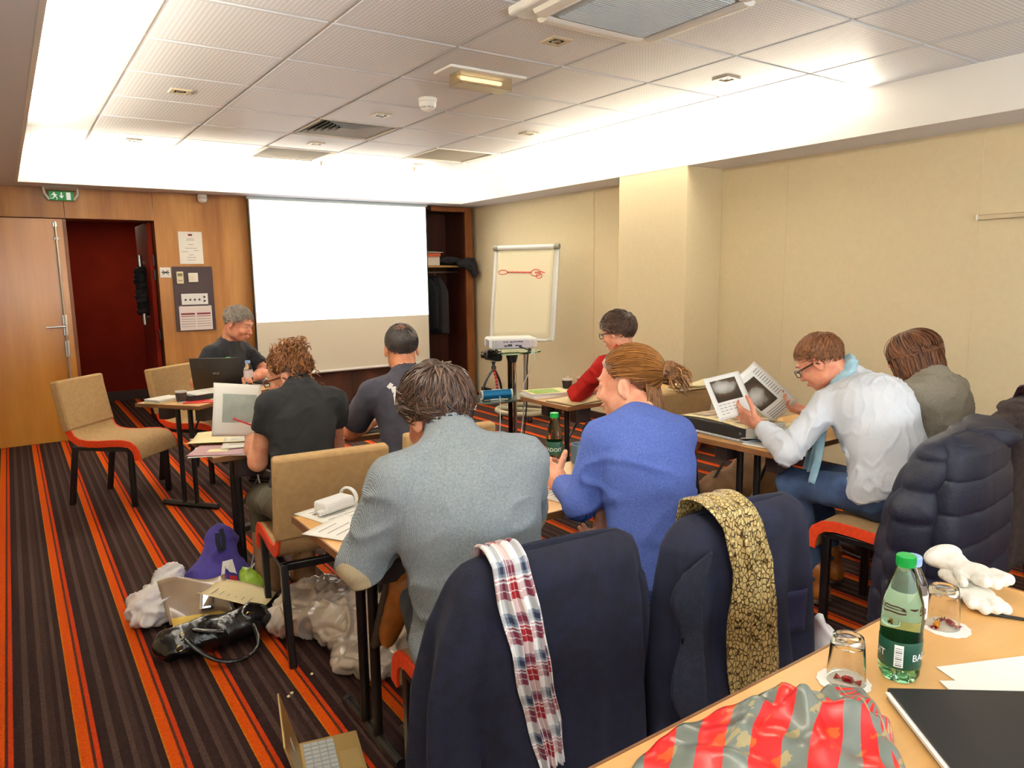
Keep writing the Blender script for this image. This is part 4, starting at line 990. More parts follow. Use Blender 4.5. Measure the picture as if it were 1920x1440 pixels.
# ================================================================ coats and scarves
def uv_nodes(nt):
    tc = nt.nodes.new('ShaderNodeTexCoord'); sx = nd(nt, 'SeparateXYZ', {0: tc.outputs['UV']}); return sx.outputs[0], sx.outputs[1]
def crumple(name, prims, mats, parent=None, off=None, h=.01, amp=.012, freq=18, seed=1, kg=.03, sm=1, mi=None, stretch=(1, 1, 1), second=None):
    V, Q = sdf_mesh(prims, h, kg); Nn = vnormals(V, Q)
    dd = amp*(folds(V, seed, freq, stretch)-.35)
    if second: dd = dd+second(V)
    V = V+Nn*dd[:, None]; V[:, 2] = np.maximum(V[:, 2], (0.002 if off is None or off[2] < .3 else off[2]+.001)); V = smoothV(V, Q, sm)
    return mesh_np(name, V, Q, mats, parent, mi(V[Q].mean(1)) if mi else None, off)
class Drape:
    """coat hung over a chair back: a rounded section per height. zs descending; w half width, d half depth, yc, xc"""
    def __init__(s, zs, w, d, yc, xc, p=3.2, rip=.012, nr=9, seed=0): s.zs, s.w, s.d, s.yc, s.xc, s.p, s.rip, s.nr, s.seed = [np.array(q, float) for q in (zs, w, d, yc, xc)]+[p, rip, nr, seed]
    def at(s, z):
        f = lambda a: np.interp(-z, -s.zs, a); q = math.sqrt(max(.0, 1-(1-min(1, (s.zs[0]-z)/.075))**2)); return f(s.w)*(.93+.07*q), max(.012, f(s.d)*q), f(s.yc), f(s.xc)
    def point(s, a, z):
        w_, d_, yc, xc = s.at(z); t = (s.zs[0]-z)/(s.zs[0]-s.zs[-1])
        c, n = math.cos(a), math.sin(a)
        rp = s.rip*(math.sin(a*s.nr+s.seed+1.5*math.sin(t*3+s.seed))+.6*math.sin(a*s.nr*1.7+2.3*s.seed-t*2.5))*min(1, t*2.2)
        return A3((xc+(w_+rp)*math.copysign(abs(c)**(2/s.p), c), yc+(d_+rp)*math.copysign(abs(n)**(2/s.p), n), z))
    def front(s, x, z):
        w_, d_, yc, xc = s.at(z); q = min(.999, abs(x-xc)/w_)
        a = -math.acos(max(-1, min(1, math.copysign(q**(s.p/2), x-xc)))); return s.point(a, z)[1]
    def build(s, name, mats, parent, nv=46, na=96, disp=None, mi=None):
        mb = MB(); zt, zb = s.zs[0], s.zs[-1]
        def fn(u, v):
            z = zt+(zb-zt)*v**1.9; P = s.point(2*PI*u, z)
            if disp: P = P+disp(2*PI*u, z)
            return P
        mb.grid(fn, na, nv, 0, True)
        if mi: mb.m = [mi(i) for i in range(len(mb.f))]
        n = na; top = [fn(i/n, 0) for i in range(n)]; c = np.mean(top, 0)+A3((0, 0, .004))
        mid = [p*.5+c*.5+A3((0, 0, .006)) for p in top]
        mb.add(top+mid+[c], [(i, n+i, n+(i+1) % n, (i+1) % n) for i in range(n)]+[(n+i, 2*n, n+(i+1) % n) for i in range(n)])
        return mb.build(name, mats, parent, angle=70, solid=.004)
def ribbon(name, mats, parent, rows, surf, back, nu=26, nv=70, off=.012, rip=.005, nr=6, fringe=False):
    """scarf over a ridge. rows: (z, x0, x1) down the front; surf(x,z)->y; back=(y drop on the far side)"""
    zs = [r[0] for r in rows]; zz = np.linspace(zs[0], zs[-1], nv); mb = MB()
    zt = zs[0]; yr = surf((rows[0][1]+rows[0][2])/2, zt-.08); hw = (back-yr)
    def fn(u, v):
        k = v*1.25-.25
        z = zt+(zs[-1]-zt)*max(k, 0); x0 = np.interp(-z, [-q for q in zs], [r[1] for r in rows]); x1 = np.interp(-z, [-q for q in zs], [r[2] for r in rows]); x = x0+(x1-x0)*u
        r = rip*(math.sin(u*PI*2*nr*.5+3*math.sin(k*2.2))+.7*math.sin(u*PI*2*nr+k*5)); wob = .004*math.sin(k*21+u*4)
        if k < 0:                                            # over the ridge and down the far side
            a = min(1, -k/.12); y = (yr-off)*(1-a)+(back+off+.01)*a; z = zt+off*1.3+.02*math.sin(PI*min(1, a))-(.05 if a >= 1 else 0)-max(0, -k-.12)*1.2
            return A3((x+.10*-k, y-r*.3, z+r*.6))
        y = surf(x, min(z, zt-.075))-off-r-.004*math.sin(PI*u); e = min(1, (zt-z)/.075)
        y = (yr-off)*(1-e)+y*e
        return A3((x+wob*.4, y, z+off*1.3*max(0, 1-e)))
    mb.grid(fn, nu, nv)
    o = mb.build(name, mats, parent, angle=80, solid=.0025)
    return o, fn
m_navy = mk('navy_wool', (11, 14, 32), (18, 21, 46), 30, rough=.95, bump=(300, .4, .004))
m_navy2 = mk('navy_twill', (14, 17, 38), (21, 26, 52), 16, rough=.9, bump=(400, .35, .003))
m_button = mk('navy_button', (10, 11, 20), rough=.25)
c1 = thing('coat', 'large navy wool coat over the chair of the grey sweater man', 'coat', (1.05, 1.62, 0), -.1, 'coats over chair backs')
D1 = Drape([.915, .905, .895, .85, .75, .6, .42, .22], [.205, .22, .236, .252, .285, .302, .308, .312], [.085, .085, .085, .088, .095, .10, .105, .115], [-.30, -.30, -.30, -.295, -.285, -.27, -.265, -.26], [0, 0, 0, -.005, -.012, -.022, -.027, -.03], rip=.016, nr=7, seed=.4)
D1.build('coat_body', [m_navy], c1, disp=lambda a, z: A3((0, .012*math.exp(-((a-4.25-.25*(z-.6))/.035)**2) if a > PI else 0, 0)))
MB().lathe([(0, 0), (.014, 0), (.0145, .003), (.010, .0045), (0, .0035)], 18, (-.29, D1.front(-.29, .36)-.004, .36), rotx(PI/2)).build('button', m_button, c1)
sl_ = MB(); pts = [A3((.22, -.33, .84)), A3((.245, -.31, .70)), A3((.25, -.28, .52)), A3((.245, -.27, .36))]
sl_.tube(pts, [.05, .062, .06, .052], 14, flat=.6); sl_.build('coat_sleeve', m_navy, c1, sub=1)
def plaid_mat():
    m, nt, b = newmat('plaid_cotton'); u, v = uv_nodes(nt)
    R_, W_, B_, G_ = lin((150, 24, 34)), lin((236, 234, 230)), lin((44, 52, 78)), lin((128, 140, 154))
    st = [(0, W_), (.20, G_), (.28, B_), (.42, G_), (.48, W_), (.52, R_), (.56, W_), (.60, R_), (.74, W_), (.76, R_), (.90, W_)]
    a = ramp(nt, mth(nt, 'FRACT', mth(nt, 'MULTIPLY', u, 1.6)), st, 'CONSTANT'); c = ramp(nt, mth(nt, 'FRACT', mth(nt, 'MULTIPLY', v, 6.2)), st, 'CONSTANT')
    n = nd(nt, 'TexNoise', {'Vector': coords(nt), 'Scale': 30., 'Detail': 2.})
    nt.links.new(mixc(nt, .5, a, c), b.inputs['Base Color']); b.inputs['Roughness'].default_value = .95; return m
def c2w(c): return c.matrix_basis
# plaid scarf on coat 1 (local coordinates of the chair)
rows1 = [(.915, -.205, -.115), (.86, -.195, -.10), (.76, -.175, -.075), (.62, -.145, -.045), (.5, -.11, -.02), (.40, -.085, -.01)]
s1 = thing('scarf', 'red white and navy plaid scarf hanging over the nearest navy coat', 'scarf', (1.05, 1.62, 0), -.1)
ribbon('scarf_cloth', plaid_mat(), s1, rows1, D1.front, -.29, rip=.006, nr=7, nv=90, nu=40)
# coat 2
c2 = thing('coat', 'navy coat with buttons over the chair of the blue sweater woman', 'coat', (1.60, 1.52, 0), -.05, 'coats over chair backs')
D2 = Drape([.93, .92, .90, .85, .76, .6, .42, .2], [.19, .205, .225, .25, .265, .28, .29, .30], [.08, .08, .08, .082, .088, .092, .10, .11], [-.305, -.305, -.305, -.30, -.29, -.275, -.27, -.265], [0, 0, 0, 0, .01, .02, .03, .04], rip=.014, nr=8, seed=2.1)
D2.build('coat_body', [m_navy2], c2)
lp = MB(); lp.grid(lambda a, b: A3((-.205-.05*a-.025*math.sin(b*14)*a-.03*b, -.40+.045*a+.02*math.sin(b*6), .87-.55*b-.06*a)), 10, 40)
lp.build('lapel', mk('navy_knit_lining', (22, 26, 42), (30, 34, 52), 60, rough=.95, bump=(260, .6, .004)), c2, solid=.012, angle=80)
for z, x in ((.62, -.235), (.40, -.215)): MB().lathe([(0, 0), (.013, 0), (.0135, .003), (.009, .0045), (0, .0035)], 18, (x, D2.front(x, z)-.012, z), rotx(PI/2)).build('button', m_button, c2)
MB().grid(lambda a, b: A3((.13+.09*a, D2.front(.13+.09*a, .66-.13*b)-.006, .66-.13*b)), 8, 8).build('pocket_flap', mk('navy_pocket', (28, 28, 62), rough=.9), c2, solid=.006)
def gold_mat():
    m, nt, b = newmat('gold_print_scarf'); co = coords(nt, 'Object', (1, 1, .55))
    v = nd(nt, 'TexVoronoi', {'Vector': co, 'Scale': 105.}, feature='DISTANCE_TO_EDGE'); n = nd(nt, 'TexNoise', {'Vector': coords(nt), 'Scale': 14., 'Detail': 3.})
    w_ = nd(nt, 'TexWave', {'Vector': coords(nt), 'Scale': 12., 'Distortion': 6., 'Detail': 2.}, bands_direction='Z')
    f = mth(nt, 'ADD', mth(nt, 'MULTIPLY', v.outputs[0], 3.6), mth(nt, 'MULTIPLY', w_.outputs[0], .12))
    nt.links.new(ramp(nt, f, [(.2, lin((62, 46, 28))), (.34, lin((172, 146, 86))), (.6, lin((206, 184, 124)))]), b.inputs['Base Color'])
    b.inputs['Roughness'].default_value = .32; b.inputs['Metallic'].default_value = .35
    bumpn(nt, b, nd(nt, 'TexNoise', {'Vector': coords(nt), 'Scale': 160., 'Detail': 3.}).outputs[0], .8, .004); return m
m_gold = gold_mat()
s2 = thing('scarf', 'gold and brown animal print scarf over the buttoned navy coat', 'scarf', (1.60, 1.52, 0), -.05)
rows2 = [(.93, -.205, -.06), (.90, -.17, -.03), (.80, -.135, .015), (.68, -.13, .03), (.55, -.115, .045), (.40, -.085, .065)]
o_, fn2 = ribbon('scarf_cloth', m_gold, s2, rows2, D2.front, -.295, off=.024, rip=.005, nr=5, nv=80, nu=40)
fb = MB()
for k in range(34):
    p = fn2(k/33, 1.); fb.tube([p, p+A3((.003*math.sin(k*3), -.003, -.015)), p+A3((.006*math.sin(k*5), -.002, -.035-.008*math.sin(k*2.1)))], [.0016, .0014, .0008], 4)
tag(fb.build('fringe', m_gold, s2), kind='stuff')
# quilted coat on the white shirt man's chair
m_quilt = mk('navy_quilt', (13, 16, 36), (19, 22, 44), 8, rough=.6, bump=(140, .35, .004))
c3 = thing('coat', 'quilted navy padded coat with hood over the white shirt man\'s chair', 'coat', (3.09, 1.575, 0), .09, 'coats over chair backs')
D3 = Drape([.93, .92, .90, .85, .76, .62, .45, .12], [.22, .235, .25, .275, .30, .325, .335, .34], [.11, .11, .11, .12, .15, .175, .19, .20], [-.29, -.29, -.285, -.27, -.25, -.225, -.205, -.19], [-.03, -.03, -.03, -.03, -.02, 0, 0, 0], p=2.7, rip=.008, nr=5, seed=1.2)
def quilt(a, z):
    f = abs(math.sin((z+.014*math.sin(a*2))*PI/.13)); g = min(1, abs(math.sin(a*2.0+.4))*6); d = .011*(f**.25-.75)+.002*(g-1)
    return A3((math.cos(a)*d*1.3, math.sin(a)*d*1.3, 0))*min(1, (.93-z)/.06)
D3.build('coat_body', [m_quilt], c3, nv=150, na=110, disp=quilt)
hd = [[(ell((.05, -.30, .915), (.16, .075, .035)), .04), (ell((.10, -.36, .885), (.11, .06, .05)), .04), (ell((-.07, -.27, .91), (.1, .06, .025)), .04), (ell((.14, -.28, .915), (.09, .07, .04)), .04)]]
crumple('hood', hd, m_quilt, c3, None, amp=.012, freq=5, seed=4)
hp = hd
for k, (x, y0, z0, z1) in enumerate(((-.315, -.20, .84, .22),)):
    slv = [[(cone((x+.03, y0-.05, z0), (x, y0, .62), .06, .075), .04), (cone((x, y0, .62), (x+.0, y0+.02, z1), .078, .07), .04)]]
    crumple('coat_sleeve', slv, m_quilt, c3, None, amp=.006, freq=5, seed=6, second=lambda V: .018*(np.abs(np.sin(V[:, 2]*PI/.12))**.45-.6))
for z in (.30, .42): MB().lathe([(0, 0), (.008, 0), (.006, .004), (0, .004)], 12, (-.33, D3.front(-.3, z)-.03, z), rotx(PI/2)).build('snap', m_button, c3)
# dark jacket and purple scarf on the last chair
c4 = thing('jacket', 'dark brown jacket over the chair under the woman in grey cardigan', 'jacket', (3.72, 1.60, 0), 0)
D4 = Drape([.955, .945, .92, .85, .7, .5, .25], [.22, .235, .25, .27, .29, .30, .30], [.095, .095, .095, .1, .11, .115, .12], [-.295, -.295, -.29, -.28, -.26, -.25, -.24], [-.02]*7, rip=.012, nr=6, seed=3.3)
m_fleece = mk('dark_fleece', (44, 32, 30), (58, 44, 40), 40, rough=1., bump=(220, .8, .006))
D4.build('jacket_body', [m_fleece], c4)
crumple('jacket_collar', [[(ell((-.13, -.29, .955), (.13, .07, .035)), .03), (ell((.05, -.30, .965), (.14, .07, .04)), .03), (ell((-.3, -.28, .90), (.08, .06, .04)), .03)]], m_fleece, c4, None, amp=.012, freq=8, seed=8)
def purple_mat():
    m, nt, b = newmat('purple_print_scarf')
    n = nd(nt, 'TexNoise', {'Vector': coords(nt), 'Scale': 17., 'Detail': 3.})
    nt.links.new(ramp(nt, n.outputs[0], [(0, lin((54, 18, 34))), (.52, lin((84, 26, 44))), (.56, lin((190, 84, 40))), (.6, lin((96, 30, 56))), (.66, lin((210, 190, 160))), (.69, lin((70, 26, 50)))], 'CONSTANT'), b.inputs['Base Color']); b.inputs['Roughness'].default_value = .9; return m
s3 = thing('scarf', 'purple and orange printed scarf over the dark brown jacket', 'scarf', (3.72, 1.60, 0), 0)
ribbon('scarf_cloth', purple_mat(), s3, [(.985, -.09, .10), (.9, -.05, .15), (.7, .02, .21), (.45, .06, .24)], D4.front, -.28, off=.03, rip=.008, nr=5)

# ================================================================ things on the nearest table (top at z = .74)
TZ = .741
m_pet = glass('green_water_bottle', (196, 236, 206), .02, 1.25); m_petc = glass('clear_water_bottle', (240, 246, 248), .02, 1.25); m_tumbler = glass('tumbler_glass', (246, 244, 238), .01, 1.38)
m_capg = mk('green_cap', (12, 150, 64), rough=.35); m_capb = mk('pale_blue_cap', (150, 180, 228), rough=.35)
m_labelg = mk('dark_green_label', (16, 70, 52), rough=.4); m_labelp = mk('pink_white_label', (240, 206, 206), (244, 236, 238), 30, rough=.4)
def text_geo(txt, size):
    cu = bpy.data.curves.new('lettering', 'FONT'); cu.body = txt; cu.size = size; cu.align_x = 'CENTER'; cu.align_y = 'CENTER'; cu.resolution_u = 2
    o = bpy.data.objects.new('lettering', cu); COL.objects.link(o); dg = bpy.context.evaluated_depsgraph_get()
    me = bpy.data.meshes.new_from_object(o.evaluated_get(dg)); V = [tuple(v.co) for v in me.vertices]; F = [tuple(p.vertices) for p in me.polygons]
    bpy.data.objects.remove(o); bpy.data.curves.remove(cu); bpy.data.meshes.remove(me); return V, F
def wrap_text(txt, size, r, z, ang, name, m, parent):
    V, F = text_geo(txt, size); MB().add([(r*math.sin(ang+x/r), -r*math.cos(ang+x/r), z+y) for x, y, _ in V], F).build(name, m, parent, smooth=False)
m_txt = mk('white_lettering', (236, 240, 236), rough=.5)
def bottle(label, loc, rz, h, r, pet, cap, lab, neck=.014, shape=0, group=None, words=(), barcode=False, lz=(.27, .50)):
    b = thing('water_bottle', label, 'bottle', loc, rz, group)
    if shape == 0: pr = [(0, .006), (r*.5, .004), (r*.8, 0), (r*.98, .012), (r, .03), (r*1.0, h*.30), (r, h*.56), (r*.93, h*.64), (r*.72, h*.76), (r*.50, h*.86), (neck, h*.915), (neck, h*.93)]
    else: pr = [(0, .006), (r*.55, .004), (r*.85, 0), (r, .014), (r*.97, h*.18), (r*.86, h*.28), (r*.97, h*.38), (r, h*.42), (r, h*.66), (r*.92, h*.74), (r*.62, h*.85), (neck, h*.905), (neck, h*.93)]
    MB().lathe(pr, 32).build('bottle_body', pet, b, sub=0)
    if shape == 0:
        for k in range(5):
            a = k*2*PI/5; MB().lathe([(0, 0), (.010, .002), (.012, .012), (.006, .02), (0, .022)], 10, (r*.62*math.cos(a), r*.62*math.sin(a), .001)).build('base_lobe', pet, b)
    cp = MB().lathe([(0, h*.915), (neck+.0035, h*.915), (neck+.004, h*.93), (neck+.0035, h*.995), (neck+.002, h), (0, h)], 24).build('cap', cap, b)
    rg = MB()
    for k in range(24): rg.box(((neck+.0037)*math.cos(k*PI/12), (neck+.0037)*math.sin(k*PI/12), h*.962), (.001, .0016, h*.055), rotz(k*PI/12))
    tag(rg.build('cap_ridge', cap, cp, smooth=False), kind='stuff')
    lb = MB().lathe([(r+.0004, h*lz[0]), (r+.0008, h*lz[0]+.001), (r+.0008, h*lz[1]-.001), (r+.0004, h*lz[1])], 32)
    lb.f = lb.f[:-2]; lb.m = lb.m[:-2]; l = lb.build('label', lab, b)
    for t, sz, z, a in words: wrap_text(t, sz, r+.0012, h*z, a, 'lettering', m_txt if lab is m_labelg else m_maroon, l)
    if barcode:
        MB().grid(lambda u, v: A3(((r+.001)*math.sin(-.25+.42*u), -(r+.001)*math.cos(-.25+.42*u), h*(.14+.18*v))), 6, 2).build('barcode_field', m_txt, l)
        for k in range(9): MB().grid(lambda u, v: A3(((r+.0014)*math.sin(-.19+.3*u), -(r+.0014)*math.cos(-.19+.3*u), h*(.15+.0175*k+(.004+.004*(k % 3 == 0))*v))), 5, 2).build('barcode_line', m_print, l)
    return b
AN = math.atan2(1.41, .69)
bottle('green capped sparkling water bottle on the nearest table', (1.412, .685, TZ), -AN, .254, .0385, m_pet, m_capg, m_labelg, group='water bottles', words=[('BADOIT', .02, .22, 1.5), ('BADOIT', .02, .22, -1.62)], barcode=True, lz=(.12, .34))
bottle('pale blue capped water bottle behind the green one on the nearest table', (1.500, .715, TZ), -AN, .222, .033, m_petc, m_capb, m_labelp, shape=1, group='water bottles', words=[('evian', .03, .52, .25)], lz=(.42, .66))
bottle('green capped bottle between the grey and blue sweaters', (1.845, 2.36, TZ), -.62, .238, .034, m_pet, m_capg, m_labelg, group='water bottles', words=[('BADOIT', .022, .36, -.25)])
bottle("bottle with pale pink label on the presenter's table", (1.415, 5.42, TZ), -.25, .22, .032, m_petc, m_capb, m_labelp, shape=1, group='water bottles', lz=(.45, .68))
bottle("green capped bottle behind the presenter's laptop", (1.33, 5.62, TZ), 0, .235, .033, m_petc, m_capg, m_labelg, group='water bottles')
def tumbler(label, loc, rz):
    g = thing('drinking_glass', label, 'glass', loc, rz, 'upturned glasses on paper coasters')
    r0, r1, h = .037, .031, .092
    MB().lathe([(r0-.0022, 0), (r0, 0), (r1, h-.006), (r1-.002, h), (r1-.008, h+.001), (r1-.012, h-.002), (0, h-.003)], 40).add([], []).build('outer_wall', m_tumbler, g)
    gl = g.children[0]; bpy.data.objects.remove(gl)
    MB().lathe([(0, h-.016), (r1-.0028, h-.018), (r0-.0024, 0), (r0, 0), (r1, h-.006), (r1-.002, h), (r1-.008, h+.001), (r1-.012, h-.003), (0, h-.004)], 40).build('glass_body', m_tumbler, g); return g
def coaster(label, loc, r, n=40):
    c = thing('paper_coaster', label, 'coaster', loc, 0, 'white paper coasters')
    MB().prism([(r*(1+.02*math.cos(a*14))*math.cos(a), r*(1+.02*math.cos(a*14))*math.sin(a)) for a in np.linspace(0, 2*PI, 112, endpoint=False)], 0, .0015).build('coaster_sheet', m_paper, c, smooth=False)
m_candyr = mk('red_foil', (130, 20, 24), rough=.25, metal=.5); m_candyo = mk('orange_foil', (236, 150, 20), rough=.3, metal=.3)
def candy(label, loc, rz, mid):
    c = thing('wrapped_sweet', label, 'sweet', loc, rz)
    MB().tube([(-.011, 0, .006), (-.008, 0, .0065), (0, 0, .0068), (.008, 0, .0065), (.011, 0, .006)], [.002, .006, .0068, .006, .002], 10).build('sweet_body', mid, c)
    for s in (-1, 1): MB().grid(lambda u, v: A3((s*(.010+.014*v), (u-.5)*.02*v+.001, .006+.003*math.sin(u*14)*v)), 10, 4).build('wrapper_twist', m_candyr, c, solid=.0006)
coaster('white paper coaster under the nearer upturned glass', (1.300, .735, TZ), .05); coaster('white paper coaster under the glass beside the gloves', (1.695, .725, TZ), .05)
tumbler('nearer upturned glass, beside the striped bag', (1.308, .735, TZ+.0017), 0); tumbler('farther upturned glass, in front of the white gloves', (1.698, .735, TZ+.0017), 0)
candy('dark red wrapped sweet under the nearer upturned glass', (1.302, .728, TZ+.0017), 1.9, m_candyr)
candy('orange wrapped sweet under the farther upturned glass', (1.680, .738, TZ+.0017), .3, m_candyo); candy('red wrapped sweet under the farther upturned glass', (1.710, .722, TZ+.0017), 1.2, m_candyr)
# gloves
m_glove = mk('white_fleece_glove', (242, 236, 220), (250, 246, 236), 60, rough=1., bump=(300, .8, .004))
def glove(label, loc, rz, tilt=0.):
    g = thing('glove', label, 'glove', loc, rz, 'white fleece gloves')
    pr = [(ell((0, 0, .022), (.052, .07, .022)), .02), (ell((0, -.10, .026), (.055, .05, .026)), .03), (ell((0, -.135, .032), (.074, .045, .032)), .012)]
    for i, (x, L_) in enumerate(((-.036, .06), (-.013, .075), (.011, .07), (.034, .05))): pr.append((cone((x, .05, .022), (x*1.25, .055+L_*.8, .02+.006*(i % 2)), .019, .017), .008))
    pr.append((cone((.045, -.02, .02), (.082, .045, .018), .018, .015), .012))
    crumple('glove_body', [pr], m_glove, g, None, h=.005, amp=.0025, freq=9, seed=int(loc[0]*100)); return g
g1_ = glove('white fleece glove lying on the table end, fingers toward the glass', (1.895, .745, TZ), 2.3); g1_.scale = (.8, .72, .8)
g_ = glove('white fleece glove lying across the other glove', (1.945, .775, TZ+.034), 2.75); g_.rotation_euler = (.06, .12, 2.75); g_.scale = (.72, .72, .9)
pn = thing('pen', 'thin black pen poking out beside the white gloves', 'pen', (1.86, .655, TZ), .5)
MB().tube([(0, -.05, .004), (0, .05, .004), (0, .06, .004)], [.004, .004, .001], 8).build('pen_body', m_black, pn)
# black folder with papers
fo_ = thing('folder', 'black document folder with white sheets on the nearest table', 'folder', (1.309, .652, TZ), -.67)
MB().box((.17, -.115, .0215), (.34, .235, .003)).build('front_cover', m_blackpl, fo_, bevel=.001); MB().box((.17, -.115, .003), (.34, .235, .003)).build('back_cover', m_blackpl, fo_, bevel=.001)
MB().box((.17, .0005, .012), (.34, .004, .021)).build('spine', m_blackpl, fo_, bevel=.001)
for k in range(5): MB().box((.166-.0015*k, -.122-.002*(k % 2), .0065+.003*k), (.335, .232, .0022)).build('paper_sheet', m_paper, fo_, smooth=False)
for nm, lc, rz_, lb in (('paper_sheet', (1.50, .655, TZ), -.42, 'white sheet of paper behind the black folder'), ('paper_sheet', (1.45, .625, TZ+.0015), -.60, 'second white sheet tucked behind the black folder')):
    t = thing('paper', lb, 'paper', lc, rz_); MB().box((.15, -.105, .0006), (.297, .21, .0012)).build('sheet', m_paper, t, smooth=False)
# striped crumpled bag
def bag_mat():
    m, nt, b = newmat('striped_bag'); u, v = uv_nodes(nt)
    n = nd(nt, 'TexNoise', {'Vector': coords(nt), 'Scale': 5., 'Detail': 1.})
    w_ = mth(nt, 'ADD', mth(nt, 'MULTIPLY', u, 4.2), mth(nt, 'ADD', mth(nt, 'MULTIPLY', v, 3.2), mth(nt, 'MULTIPLY', n.outputs[0], .35)))
    st = mth(nt, 'LESS_THAN', mth(nt, 'FRACT', w_), .54)
    edge = mth(nt, 'GREATER_THAN', u, .80)
    chk = mth(nt, 'MULTIPLY', mth(nt, 'LESS_THAN', mth(nt, 'FRACT', mth(nt, 'MULTIPLY', v, 14.)), .5), mth(nt, 'MULTIPLY', mth(nt, 'LESS_THAN', u, .93), mth(nt, 'GREATER_THAN', u, .835)))
    f = mth(nt, 'ADD', mth(nt, 'MULTIPLY', st, mth(nt, 'SUBTRACT', 1., edge)), mth(nt, 'MULTIPLY', chk, edge))
    n2 = nd(nt, 'TexNoise', {'Vector': coords(nt, 'Object', (1, 2.5, 1)), 'Scale': 14., 'Detail': 4.})
    fl = mth(nt, 'GREATER_THAN', n2.outputs[0], .60)
    red = mixc(nt, mth(nt, 'MULTIPLY', fl, .8), lin((220, 26, 26)), lin((232, 88, 24))); gr = mixc(nt, mth(nt, 'MULTIPLY', fl, .7), lin((104, 112, 104)), lin((166, 148, 96)))
    nt.links.new(mixc(nt, f, gr, red), b.inputs['Base Color']); b.inputs['Roughness'].default_value = .35; b.inputs['Coat Weight'].default_value = .2
    return m
bg = thing('carrier_bag', 'crumpled red and grey striped bag on the nearest table', 'bag', (0, 0, TZ))
Lp = [(.70, .765), (.80, .795), (.90, .80), (1.0, .79), (1.12, .757), (1.215, .715), (1.262, .672)]; Lq = [(.66, .50), (.72, .45), (.80, .41), (.88, .40), (.98, .42), (1.08, .49), (1.16, .575)]
Lp, Lq = np.array(Lp), np.array(Lq); Hh = [.015, .035, .055, .062, .060, .058, .052, .004]; Hu = [0, .17, .33, .5, .67, .83, .965, 1]
def bagf(u, v):
    a = np.array([np.interp(u*6, range(7), Lp[:, k]) for k in (0, 1)]); b_ = np.array([np.interp(u*6, range(7), Lq[:, k]) for k in (0, 1)]); xy = a*(1-v)+b_*v
    h_ = np.interp(u, Hu, Hh)*(math.sin(PI*min(1, .12+.80*v))**.6 if v > .0 else .2)
    X, Y = xy; rg = lambda cx_, cy_, an, wd, am: am*math.exp(-(((X-cx_)*math.sin(an)-(Y-cy_)*math.cos(an))/wd)**2)*math.exp(-(((X-cx_)*math.cos(an)+(Y-cy_)*math.sin(an))/.13)**2)
    z = h_+rg(1.06, .67, .9, .018, .03)+rg(1.12, .60, 2.3, .02, .035)+rg(.95, .70, .4, .02, .022)+rg(1.16, .66, 1.25, .014, -.02)+rg(.85, .70, 1.8, .02, .016)+.005*math.sin(X*60+Y*31)+.004*math.sin(Y*80-X*20)
    if v < .03: z = .004
    return A3((X, Y, max(.004, z)))
MB().grid(bagf, 90, 60).build('bag_cloth', bag_mat(), bg, solid=.003, angle=80)
hm_ = MB(); hm_.tube([bagf(.862, t)+A3((0, 0, .002)) for t in np.linspace(.05, .98, 40)], .0012, 5); hm_.build('hem_seam', mk('bag_seam', (150, 150, 120)), bg)
# ================================================================ things on the other tables
def paper(label, loc, rz, w=.21, h=.297, m=None, curl=0., tilt=None, lines=0, group=None, cat='paper', name='paper'):
    t = thing(name, label, cat, loc, rz, group)
    if tilt: t.rotation_euler = (tilt[0], tilt[1], rz)
    MB().grid(lambda u, v: A3(((u-.5)*w, (v-.5)*h, .001+curl*(abs(u-.5)*2)**2*.05+curl*.03*math.sin(v*3)*u)), 10, 10).build('sheet', m or m_paper, t, solid=.0012)
    if lines:
        b = MB()
        for k in range(lines):
            q = h*(.36-.72*k/lines); ln_ = w*.7*(.6+.4*random.random()); b.box((-.35*w+ln_/2, q, .0024+curl*.012), (ln_, .0025, .0006))
        tag(b.build('printed_lines', m_greyline, t, smooth=False), kind='stuff')
    return t
def stack(name, label, cat, loc, rz, layers, group=None):
    t = thing(name, label, cat, loc, rz, group); z = 0
    for nm, w_, h_, th, m, dx, r in layers:
        o = MB().box((0, 0, th/2), (w_, h_, th)).build(nm, m, t, bevel=min(.001, th/3)); o.location = (dx, dx*.4, z); o.rotation_euler = (0, 0, r); z += th
    return t
# table of the grey sweater man
t = thing('phone_charger_box', 'white plastic case lying open on papers beside the grey sweater man', 'case', (.885, 2.385, TZ+.004), .35)
MB().box((0, 0, .022), (.13, .075, .04)).build('case_body', m_wpl, t, bevel=.012, seg=3); MB().tube([(.067+.0*a, .04*math.cos(a), .03+.032*math.sin(a)) for a in np.linspace(0, 2*PI, 22, endpoint=False)], .0045, 6, closed=True, flat=1.8).build('case_rim', m_wpl, t)
MB().box((-.075, -.02, .012), (.03, .02, .018)).build('plug', m_wpl, t, bevel=.004)
for k in (-1, 1): MB().tube([(-.09, -.02+.006*k, .014), (-.108, -.02+.006*k, .014)], .0018, 6).build('pin', m_steel, t)
paper('white sheet under the white case by the grey sleeve', (.90, 2.32, TZ), .3, lines=8)
paper('sheet with printed seal overhanging the table corner by the grey elbow', (.875, 2.14, TZ+.0025), .55, lines=6)
paper('sheet under the grey sleeve at the table front edge', (.98, 2.03, TZ+.005), -.2, lines=4)
paper('sheet of notes lying before the blue sweater woman', (1.66, 2.08, TZ), .1, lines=9)
o = stack('notebook', 'small notebook with orange edge under the blue sweater woman\'s hand', 'notebook', (1.70, 2.16, TZ+.0025), .5, [('cover', .15, .21, .003, mk('orange_cover', (222, 110, 70)), 0, 0), ('page_block', .146, .206, .008, m_paper, 0, 0), ('cover', .15, .21, .002, m_wpl, 0, 0)])
